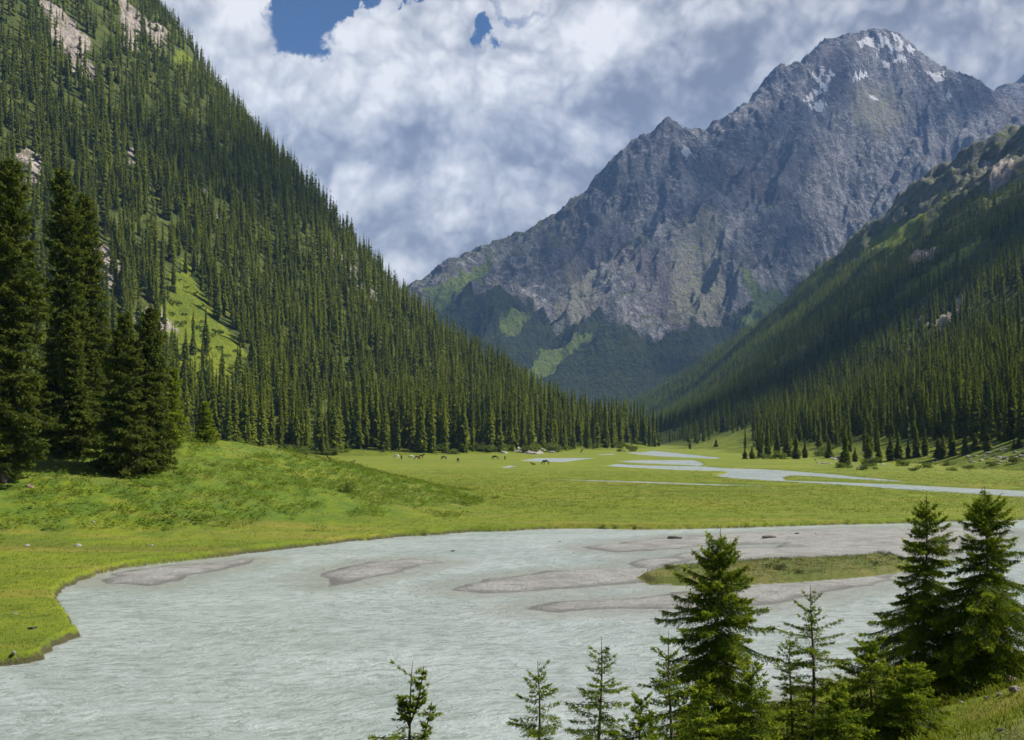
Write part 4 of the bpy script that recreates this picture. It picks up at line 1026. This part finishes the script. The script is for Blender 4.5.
for px_, py_, s_ in [(763,459,4),(781,459,5),(818,456,5),(862,470,3),(872,466,4),(1012,415,9),(830,452,6),(902,466,3),(930,468,3),(838,468,3),(990,466,2.5),(1016,463,3),(968,469,2.5),(945,466,2.5),(955,471,2),(915,471,2)]:
    q = spot(px_, py_, low, 120, 1300); q[1] > 0 and shrub(SHM[int(rg.integers(0, 5))], *q, s_, 'rounded green bush in the grass below the right forest', 'bushes below the right forest', 'bush', rg.uniform(.55, .9))
shrub(SHM[1], *spot(213, 437), 2.6, 'light green leafy bush right beside the young yellow green spruce', None, 'bush', .8)
shrub(SHM[2], *spot(198, 436), 3.2, 'light green leafy bush left of the young yellow green spruce', None, 'bush', .8)
shrub(SHM[3], *spot(350, 493), 1.1, 'small dark shrub alone on the lower mound', None, 'bush', 1.2)
# deciduous undergrowth between the spruces of the left slope
r = np.random.default_rng(99)
x, y = candidates(-900, 180, 330, 1250, 13, r, -.62, .2); z = hillL(x, y); k = (z > 1) & ((fbm(x/40, y/50, 3, 97) > -.08) | (in_areas(x, y, W_L['grass'], 8) > .4)) & (z < 330)
x, y, z = x[k], y[k], z[k]; V0, Q0, f0, t0 = leaf_cloud(110, 5, blobs(6, 1, .8), .30); n = len(x); s_ = r.uniform(2.0, 5.5, n); an = r.uniform(0, 6.28, n)
ca, sa = np.cos(an)[:, None], np.sin(an)[:, None]
V = np.stack([(V0[:, 0]*ca-V0[:, 1]*sa)*s_[:, None]+x[:, None], (V0[:, 0]*sa+V0[:, 1]*ca)*s_[:, None]+y[:, None], V0[:, 2]*s_[:, None]+z[:, None]], -1).reshape(-1, 3)
Q = (Q0[None]+(np.arange(n)*len(V0))[:, None, None]).reshape(-1, 4)
tag(link('undergrowth', mesh_from('undergrowth', V, [Q], M_leaf, False, {'fresh': np.tile(f0, n), 'tone': np.repeat(r.uniform(0, 1, n), len(V0))})), 'light green leafy undergrowth between the spruces of the left slope', None, None, 'stuff')

# ---------------------------------------------------------------- weeds and grass
def clumps(name, xs, ys, zs, size, nl, ll, lw, mat, label, seed, up=.5, tone=None, spread=.35):
    r = np.random.default_rng(seed); n = len(xs)
    a = r.uniform(0, 2*pi, (n, nl)); rr = np.sqrt(r.uniform(0, 1, (n, nl)))*spread*size[:, None]
    c = np.stack([xs[:, None]+np.cos(a)*rr, ys[:, None]+np.sin(a)*rr, zs[:, None]+0*a], -1)
    b = a+r.uniform(-.6, .6, a.shape); d = np.stack([np.cos(b), np.sin(b), up+r.uniform(0, 1, a.shape)], -1); d /= np.linalg.norm(d, axis=-1, keepdims=True)
    w_ = np.stack([-np.sin(b), np.cos(b), 0*b], -1); l = (ll*size[:, None]*r.uniform(.5, 1.3, a.shape))[..., None]
    c = c+np.array([0, 0, 1.])*(r.uniform(0, .35, a.shape)[..., None]*size[:, None, None]*(lw > .2*ll))
    tip = c+d*l; tip[..., 2] -= l[..., 0]*.25; mid = c+d*l*.55
    V = np.stack([c, mid+w_*lw*size[:, None, None], tip, mid-w_*lw*size[:, None, None]], 2).reshape(-1, 3)
    Q = np.arange(len(V)).reshape(-1, 4); tn = np.repeat(np.repeat(r.uniform(0, 1, n) if tone is None else tone, nl), 4)
    me = mesh_from(name, V, [Q], mat, False, {'fresh': np.repeat(r.uniform(0, .5, n*nl), 4), 'tone': np.clip(tn+np.repeat(r.uniform(-.25, .25, n*nl), 4), 0, 1)})
    tag(link(name, me), label, None, None, 'stuff')
r = np.random.default_rng(123)
def meadow_points(n, x0, x1, y0, y1):
    x = r.uniform(x0, x1, n); y = r.uniform(y0, y1, n); k = np.abs(x/y) < .62; x, y = x[k], y[k]
    z, gv, isl, far_, nb_, bid_, md = ground_parts(x, y); k = (gv < .3) & (z > .2); return [q[k] for q in (x, y, z, md, isl, nb_)]
x, y, z, md, isl, nb_ = meadow_points(60000, -90, 20, 62, 175)
cl = fbm(x/7, y/9, 4, 101); k = (md > .12) & (nb_ < .5) & (cl+.35*smooth(.1, 1.5, md)*1.0+.3*smooth(3.5, 2.2, np.abs(md-3.0)) > .44) & (r.uniform(0, 1, x.shape) < .42)
clumps('weeds', x[k], y[k], z[k], r.uniform(.5, 1.15, k.sum())*np.where(cl[k] > .35, 1.3, 1), 9, .34, .085, M_weed, 'broad leaved green weeds scattered over the mound', 7, .35)
x, y, z, md, isl, nb_ = meadow_points(120000, -75, 135, 60, 300); k = (nb_ < .5) & (r.uniform(0, 1, x.shape) < smooth(290, 120, y)); x, y, z = x[k], y[k], z[k]
k = (y > 0)
clumps('grass', x, y, z-.02, r.uniform(.5, 1.0, len(x))*np.where(y < 110, 1, 1.3), 5, .24, .022, M_grass, 'short grass of the meadow and the river bank', 8, 1.1, np.clip(.5+.6*fbm(x/6, y/9, 3, 103), 0, 1), .55)
x, y, z, md, isl, nb_ = meadow_points(12000, -48, -14, 33, 62); k = (nb_ < .5); x, y, z = x[k], y[k], z[k]
clumps('grass', x, y, z-.02, r.uniform(.3, .75, len(x)), 5, .22, .020, M_grass, 'short grass on the rounded left river bank', 18, 1.1, np.clip(.5+.6*fbm(x/6, y/9, 3, 103), 0, 1), .5)
x, y, z, md, isl, nb_ = meadow_points(60000, -2, 42, 9, 44); k = (nb_ > .5); x, y, z = x[k], y[k], z[k]
clumps('grass', x, y, z-.01, r.uniform(.30, .65, len(x)), 7, .26, .016, M_grass, 'short grass of the near bank below the young spruces', 9, 1.3, np.clip(.5+.6*fbm(x/1.5, y/1.5, 3, 104), 0, 1), .5)
k = (fbm(x/2.5, y/2.5, 3, 105) > .12); k &= r.uniform(0, 1, x.shape) < .10
clumps('weeds', x[k], y[k], z[k], r.uniform(.25, .5, k.sum()), 10, .34, .075, M_weed, 'leafy weeds on the near bank', 10, .4)
x = r.uniform(10, 40, 9000); y = r.uniform(60, 85, 9000); z, gv, isl, *_ = ground_parts(x, y); k = (isl > .5)
clumps('grass', x[k], y[k], z[k], r.uniform(.3, .8, k.sum()), 6, .28, .02, M_willow, 'brownish grass covering the river island', 11, 1.2)

# ---------------------------------------------------------------- horses
def skinned(name, nodes, edges, mat, sub=2):
    me = bpy.data.meshes.new(name); me.from_pydata([n[:3] for n in nodes], edges, []); o = bpy.data.objects.new(name, me); COL.objects.link(o)
    o.modifiers.new('s', 'SKIN'); sm = o.modifiers.new('d', 'SUBSURF'); sm.levels = sub; sm.render_levels = sub
    if not me.skin_vertices: me.skin_vertices  # layer comes with the modifier
    bm = bmesh.new(); bm.from_mesh(me); lay = bm.verts.layers.skin.verify(); bm.verts.ensure_lookup_table()
    for v, n in zip(bm.verts, nodes): v[lay].radius = (n[3], n[4] if len(n) > 4 else n[3])
    bm.verts[0][lay].use_root = True; bm.to_mesh(me); bm.free()
    dg = bpy.context.evaluated_depsgraph_get(); dg.update(); out = bpy.data.meshes.new_from_object(o.evaluated_get(dg)); out.name = name
    bpy.data.objects.remove(o); out.materials.clear(); out.materials.append(mat)
    out.polygons.foreach_set('use_smooth', [True]*len(out.polygons)); return out
def coat(name, c):
    m, t = newmat(name); n = t.noise(t.n('TexCoord').outputs['Object'], 2.5, 3, .5)
    t.out(principled(t, t.mix(t.ramp(n, .3, .7), tuple(v*.7 for v in c), tuple(min(1, v*1.25) for v in c)), .6).outputs[0]); return m
COAT = {'brown': coat('brown_coat', (.16,.055,.022)), 'dark': coat('dark_bay_coat', (.045,.02,.012)), 'white': coat('white_coat', (.68,.66,.62)), 'mane': coat('mane_hair', (.02,.014,.01))}
def horse_mesh(pose, mat):
    B = [(0,0,1.18,.27,.30),(-.40,0,1.22,.25,.27),(-.70,0,1.20,.22,.24),(.35,0,1.19,.25,.30),(.62,0,1.20,.19,.27)]
    E = [(0,1),(1,2),(0,3),(3,4)]
    if pose == 'graze': N_ = [(.86,0,1.12,.13,.19),(1.08,0,.78,.10,.14),(1.24,0,.46,.085,.10),(1.30,0,.30,.085,.10),(1.24,0,.06,.055,.06)]
    else: N_ = [(.84,0,1.38,.13,.19),(1.04,0,1.66,.095,.13),(1.16,0,1.84,.085,.10),(1.32,0,1.80,.085,.09),(1.60,0,1.62,.055,.06)]
    k = len(B); B += N_; E += [(4, k)]+[(k+i, k+i+1) for i in range(4)]
    ear = k+2
    for s_ in (-1, 1):
        n = len(B); p = B[ear]; B.append((p[0]-.02*(pose != 'graze')+.06*(pose == 'graze'), s_*.07, p[2]+.14, .02)); E.append((ear, n))
    for s_ in (-1, 1):
        n = len(B); sw = .10*s_
        if pose != 'lie':
            B += [(.55+sw*.3, s_*.15, .88, .10, .13), (.56+sw, s_*.15, .52, .06), (.55+sw, s_*.15, .12, .042), (.60+sw, s_*.15, .04, .055)]
            E += [(4, n), (n, n+1), (n+1, n+2), (n+2, n+3)]; n = len(B)
            B += [(-.62, s_*.16, .90, .13, .19), (-.56-sw, s_*.16, .70, .085, .11), (-.78-sw, s_*.16, .48, .058), (-.74-sw, s_*.16, .12, .042), (-.69-sw, s_*.16, .04, .055)]
            E += [(2, n), (n, n+1), (n+1, n+2), (n+2, n+3), (n+3, n+4)]
        else:
            B += [(.62, s_*.24, .98, .10), (.95, s_*.24, .84, .06), (.70, s_*.26, .80, .045)]; E += [(4, n), (n, n+1), (n+1, n+2)]; n = len(B)
            B += [(-.55, s_*.28, .98, .15), (-.15, s_*.34, .88, .08), (-.50, s_*.34, .80, .05)]; E += [(2, n), (n, n+1), (n+1, n+2)]
    if pose == 'lie': B = [(b[0], b[1], b[2]-.80, *b[3:]) for b in B]
    return skinned('horse_body', B, E, mat)
def tail_mesh(pose, mat):
    dz = -.80 if pose == 'lie' else 0
    if pose == 'lie': pts = [(-.88,0,1.22+dz,.04),(-1.05,.05,.95+dz,.06),(-1.3,.1,.84+dz,.03)]
    else: pts = [(-.88,0,1.26,.035),(-1.0,0,1.08,.06),(-1.02,0,.75,.065),(-1.0,0,.42,.02)]
    return skinned('horse_tail', pts, [(i, i+1) for i in range(len(pts)-1)], mat, 1)
def mane_mesh(pose, mat):
    dz = -.80 if pose == 'lie' else 0
    pts = [(.66,0,1.46),(.92,.02,1.28),(1.16,.02,.92),(1.33,.02,.55)] if pose == 'graze' else [(.62,0,1.48+dz),(.78,.02,1.66+dz),(.95,.02,1.86+dz),(1.12,.02,1.97+dz)]
    return skinned('horse_mane', [(*p, .035, .07) for p in pts], [(i, i+1) for i in range(3)], mat, 1)
HM = {}
for c_ in ('brown', 'dark', 'white'):
    for p_ in ('graze', 'stand', 'lie'):
        HM[c_, p_] = (horse_mesh(p_, COAT[c_]), tail_mesh(p_, COAT['mane' if c_ != 'white' else 'white']), mane_mesh(p_, COAT['mane' if c_ != 'white' else 'white']))
for px_, py_, c_, p_, yaw, lab in [
        (330,461.5,'brown','stand',160,'brown horse alone near the left pool at the forest foot'),(351,463.8,'brown','lie',20,'brown horse lying on the meadow, left of the herd'),
        (397,458.6,'white','graze',170,'white horse grazing at the left of the herd'),(401.5,459.4,'dark','graze',100,'dark bay horse beside the leftmost white one'),
        (411.5,459.2,'white','graze',185,'white horse tight beside a brown one in the herd'),(416.5,459.8,'brown','graze',10,'brown horse between a white and a dark one'),
        (421,458.9,'dark','stand',5,'dark bay horse standing at the right of the close group'),(444,460,'dark','graze',215,'dark horse grazing alone just right of the close group'),
        (458,462.4,'dark','graze',80,'dark horse grazing nearest to the middle of the herd, seen from behind'),(495.5,459.6,'dark','graze',180,'dark brown horse grazing with side view, left of the two by the pool'),
        (505,460,'brown','graze',95,'brown horse grazing close to the left end of the pool'),(533.5,464.8,'brown','lie',180,'brown foal lying on the grass in front of the pool'),
        (546,465,'dark','graze',175,'large dark brown horse grazing in front of the pool')]:
    q = spot(px_, py_, gfn, 150, 900); e_ = bpy.data.objects.new('horse', None); COL.objects.link(e_); e_.location = q; e_.rotation_euler = (0, 0, radians(yaw)); k_ = 1.04 if px_ != 533.5 else .75; e_.scale = (k_,)*3
    tag(e_, lab, 'horse'); b_, t_, m_ = HM[c_, p_]; link('body', b_, e_); link('tail', t_, e_); link('mane', m_, e_)

# ---------------------------------------------------------------- clouds added out of view overhead to shade the mountain and slopes
SUN_AZ, SUN_EL = 82.0, 49.0
sdv = np.array([sin(radians(SUN_AZ))*cos(radians(SUN_EL)), cos(radians(SUN_AZ))*cos(radians(SUN_EL)), sin(radians(SUN_EL))])
m, t = newmat('thin_shade_cloud'); t.out(t.n('MixShader', ins={0: .15, 1: t.n('BsdfTransparent').outputs[0], 2: t.n('BsdfDiffuse', ins={'Color': (.9,.9,.92,1)}).outputs[0]}).outputs[0]); M_shade_cloud = m  # mostly clear, so the unseen clouds only dim the sun
def shade_cloud(target, rx, ry, seed, z0=3700):
    tg = np.array(target, float); c = tg+sdv*((z0-tg[2])/sdv[2]); r = np.random.default_rng(seed)
    bm = bmesh.new()
    n = int(9+rx*ry/22000)
    for k in range(n):
        a = r.uniform(0, 6.28); q_ = math.sqrt(r.uniform(0, 1)); s_ = min(rx, ry)*r.uniform(.20, .50)
        mtx = Matrix.Translation((cos(a)*q_*rx*.8, sin(a)*q_*ry*.8, r.uniform(0, 80)+s_*.3*(1-q_)))@Matrix.Diagonal((s_, s_, s_*.55, 1))
        bmesh.ops.create_icosphere(bm, subdivisions=4, radius=1, matrix=mtx)
    me = bpy.data.meshes.new('shade_cloud'); bm.to_mesh(me); bm.free()
    co_ = np.empty(len(me.vertices)*3); me.vertices.foreach_get('co', co_); co_ = co_.reshape(-1, 3); nn = np.empty(len(co_)*3); me.vertices.foreach_get('normal', nn); nn = nn.reshape(-1, 3)
    d = fbm(co_[:, 0]/210+co_[:, 2]/260, co_[:, 1]/210+co_[:, 2]/190, 6, seed, .6)*min(rx, ry)*.55; co_ += nn*d[:, None]; me.vertices.foreach_set('co', co_.ravel()); me.update()
    me.polygons.foreach_set('use_smooth', [True]*len(me.polygons)); me.materials.append(M_shade_cloud)
    o = link('shade_cloud', me, None, tuple(c)); tag(o, None, None, None, 'stuff')
from mathutils import Matrix
for args in SHADE_CLOUDS: shade_cloud(*args)
# ================================================================ camera, sun, sky, haze
cam = bpy.data.cameras.new('camera'); co = bpy.data.objects.new('camera', cam); COL.objects.link(co)
co.location = (0, 0, H); co.rotation_euler = (radians(90), 0, 0)
cam.sensor_width = 36; cam.lens = F/1024*36; cam.shift_y = (HY-370)/1024.0
cam.clip_start = .1; cam.clip_end = 60000
scene.camera = co
SUN_AZ, SUN_EL = 82.0, 49.0     # degrees clockwise from +Y, above the horizon
sd = (sin(radians(SUN_AZ))*cos(radians(SUN_EL)), cos(radians(SUN_AZ))*cos(radians(SUN_EL)), sin(radians(SUN_EL)))
L = bpy.data.lights.new('sun', 'SUN'); L.energy = 5.0; L.angle = radians(.5); L.color = (1, .955, .87)
lo = bpy.data.objects.new('sun', L); COL.objects.link(lo)
from mathutils import Vector
lo.rotation_euler = Vector(sd).to_track_quat('Z', 'Y').to_euler(); lo.location = (200, 60, 200)

w = bpy.data.worlds.new('World'); scene.world = w
t = NT(w); t.owner = w
sky = t.n('TexSky', sky_type='NISHITA', sun_disc=False, sun_elevation=radians(SUN_EL), sun_rotation=radians(SUN_AZ), altitude=3500, air_density=.8, dust_density=.2, ozone_density=1.2)
D = t.n('TexCoord').outputs['Generated']
D = t.vmath('NORMALIZE', D)
def dirpx(px, py):
    v = np.array([(px-CX)/F, 1, (HY-py)/F]); return tuple(v/np.linalg.norm(v))
def spread(scale, amount, detail=5, rough=.55, vec=None):
    c_ = t.n('TexNoise', ins={'Vector': vec or D, 'Scale': scale, 'Detail': detail, 'Roughness': rough}).outputs['Color']
    return t.vmath('SCALE', t.vmath('SUBTRACT', c_, (.5,.5,.5)), scale=amount)
DW = t.vmath('ADD', D, spread(5.0, .10))
DH = t.vmath('ADD', D, spread(9.0, .13, 9, .62))
def blob(px, py, rx, ry, rot=0, src=None):
    """soft elliptical patch of sky around a direction"""
    c = dirpx(px, py)
    v = t.vmath('SUBTRACT', src or DW, c)
    v = t.n('VectorRotate', rotation_type='Y_AXIS', ins={'Vector': v, 'Angle': radians(rot)}).outputs[0]
    v = t.vmath('MULTIPLY', v, (F/rx, F/max(rx, ry), F/ry))
    return t.ramp(t.vmath('LENGTH', v), 1.3, .2)
def total(items, src=None):
    r = None
    for it in items:
        *a, wgt = it
        x = t.math('MULTIPLY', blob(*a, src=src), wgt); r = x if r is None else t.math('ADD', r, x)
    return r
def billow(vec):
    """cauliflower density of the cumulus field: rounded lobes with creases between them"""
    r = t.math('MULTIPLY', t.noise(vec, 4.0, 7, .58), 1.0)
    for sc_, a_ in ((7.0, .34), (15.0, .22), (33.0, .14), (70.0, .08)):
        n_ = t.noise(t.vmath('ADD', vec, (sc_, 0, 0)), sc_, 1.5, .45)
        r = t.math('ADD', r, t.math('MULTIPLY', t.math('ABSOLUTE', t.math('SUBTRACT', n_, .5)), a_*2))
    return r
E_ = t.vmath('ADD', D, spread(14.0, .022, 6, .6))
E_ = t.vmath('ADD', E_, spread(4.0, .05, 3, .5))
b0 = billow(E_); b1 = billow(t.vmath('ADD', E_, (-.006,.0,.014))); b2 = billow(t.vmath('ADD', E_, (-.018,.0,.040)))
relief = t.math('ADD', t.math('MULTIPLY', t.math('SUBTRACT', b0, b1), 1.5), t.math('MULTIPLY', t.math('SUBTRACT', b0, b2), .85))
base = total([(215,25,120,80,0,.12),(300,80,150,70,20,.14),(430,60,160,75,0,.09),(350,160,90,50,0,.06),(640,25,170,55,0,.04),(600,75,70,60,0,.06),(470,250,120,22,-10,.12),
              (430,190,190,60,0,-.06),(690,75,90,30,5,-.42),(610,88,60,20,5,-.30),(730,95,55,40,0,-.20),(500,130,120,45,0,-.10),(960,60,160,80,0,-.14),(930,20,80,40,0,-.12),(270,180,90,60,30,-.12),
              (400,235,140,30,0,-.14),(960,8,30,22,0,.24),(720,170,110,40,0,.10),(585,140,70,40,0,.14),(455,212,30,10,0,.18),(330,112,90,20,10,.10),(800,15,90,30,0,.06)])
br = t.math('ADD', t.math('ADD', .50, base), t.math('ADD', relief, t.math('MULTIPLY', t.math('SUBTRACT', b0, .60), 1.1)))
cr = t.n('ValToRGB'); t.set(cr, 0, br)
e = cr.color_ramp; e.elements[0].position = .0; e.elements[0].color = (.125,.131,.150,1); e.elements[1].position = 1.0; e.elements[1].color = (.58,.57,.555,1)
for ps, c in [(.25,(.175,.182,.203)),(.5,(.285,.29,.303)),(.76,(.43,.43,.43))]:
    q = e.elements.new(ps); q.color = (*c, 1)
hole = total([(312,22,60,28,12,1.2),(372,0,60,20,0,1.0),(285,8,30,12,0,.7),(479,40,13,22,10,.95),(515,10,50,9,0,.6),(350,16,60,16,10,.62),(440,4,60,8,5,.55)], DH)
edge = t.math('ADD', hole, t.math('MULTIPLY', t.math('SUBTRACT', .62, b0), t.math('MULTIPLY', hole, 1.6)))
cover = t.ramp(edge, .38, .72, 1, 0)
# the cloud bank stands over the end of the valley; the rest of the sky is mostly open
ahead = t.ramp(t.vmath('DISTANCE', D, dirpx(600, 250)), .62, .98, 1, 0)
cover = t.math('MULTIPLY', cover, t.math('MAXIMUM', ahead, t.ramp(b0, .66, .76)))
sky = t.mix(1.0, sky, (.52,.86,1.10,1), 'MULTIPLY')
bgs = t.n('Background'); t.set(bgs, 0, sky); t.set(bgs, 1, .05)
bgc = t.n('Background'); t.set(bgc, 0, cr.outputs[0]); t.set(bgc, 1, 1.05)
mx = t.n('MixShader'); t.set(mx, 0, cover); t.set(mx, 1, bgs.outputs[0]); t.set(mx, 2, bgc.outputs[0])
t.out(mx.outputs[0])
w.cycles.sampling_method = 'MANUAL'; w.cycles.sample_map_resolution = 512

# haze: one closed box of air round everything
def box(name, a, b, mat):
    x0, y0, z0 = a; x1, y1, z1 = b
    v = [(x0,y0,z0),(x1,y0,z0),(x1,y1,z0),(x0,y1,z0),(x0,y0,z1),(x1,y0,z1),(x1,y1,z1),(x0,y1,z1)]
    f = [(0,3,2,1),(4,5,6,7),(0,1,5,4),(1,2,6,5),(2,3,7,6),(3,0,4,7)]
    return link(name, mesh_from(name, v, [f], mat, False))
HZ = bpy.data.materials.new('haze'); ht = NT(HZ); ht.owner = HZ
pv = ht.n('VolumePrincipled', ins={'Color': (.30,.52,1.0), 'Density': 4.6e-5, 'Anisotropy': .0})
ht.out(vol=pv.outputs[0])
HZ.cycles.homogeneous_volume = True
if not globals().get('NOHAZE'):
    hz = box('haze', (-21000,-200,-700), (21000,9500,2900), HZ); tag(hz, kind='stuff')

scene.view_settings.view_transform = 'Standard'; scene.view_settings.look = 'None'
scene.view_settings.gamma = 1; scene.view_settings.exposure = .72; scene.view_settings.use_curve_mapping = False
c = scene.cycles
c.use_denoising = True; c.denoiser = 'OPENIMAGEDENOISE'
c.max_bounces = 5; c.diffuse_bounces = 3; c.glossy_bounces = 2; c.transmission_bounces = 3; c.transparent_max_bounces = 16; c.volume_bounces = 1
c.use_adaptive_sampling = True; c.adaptive_threshold = .02
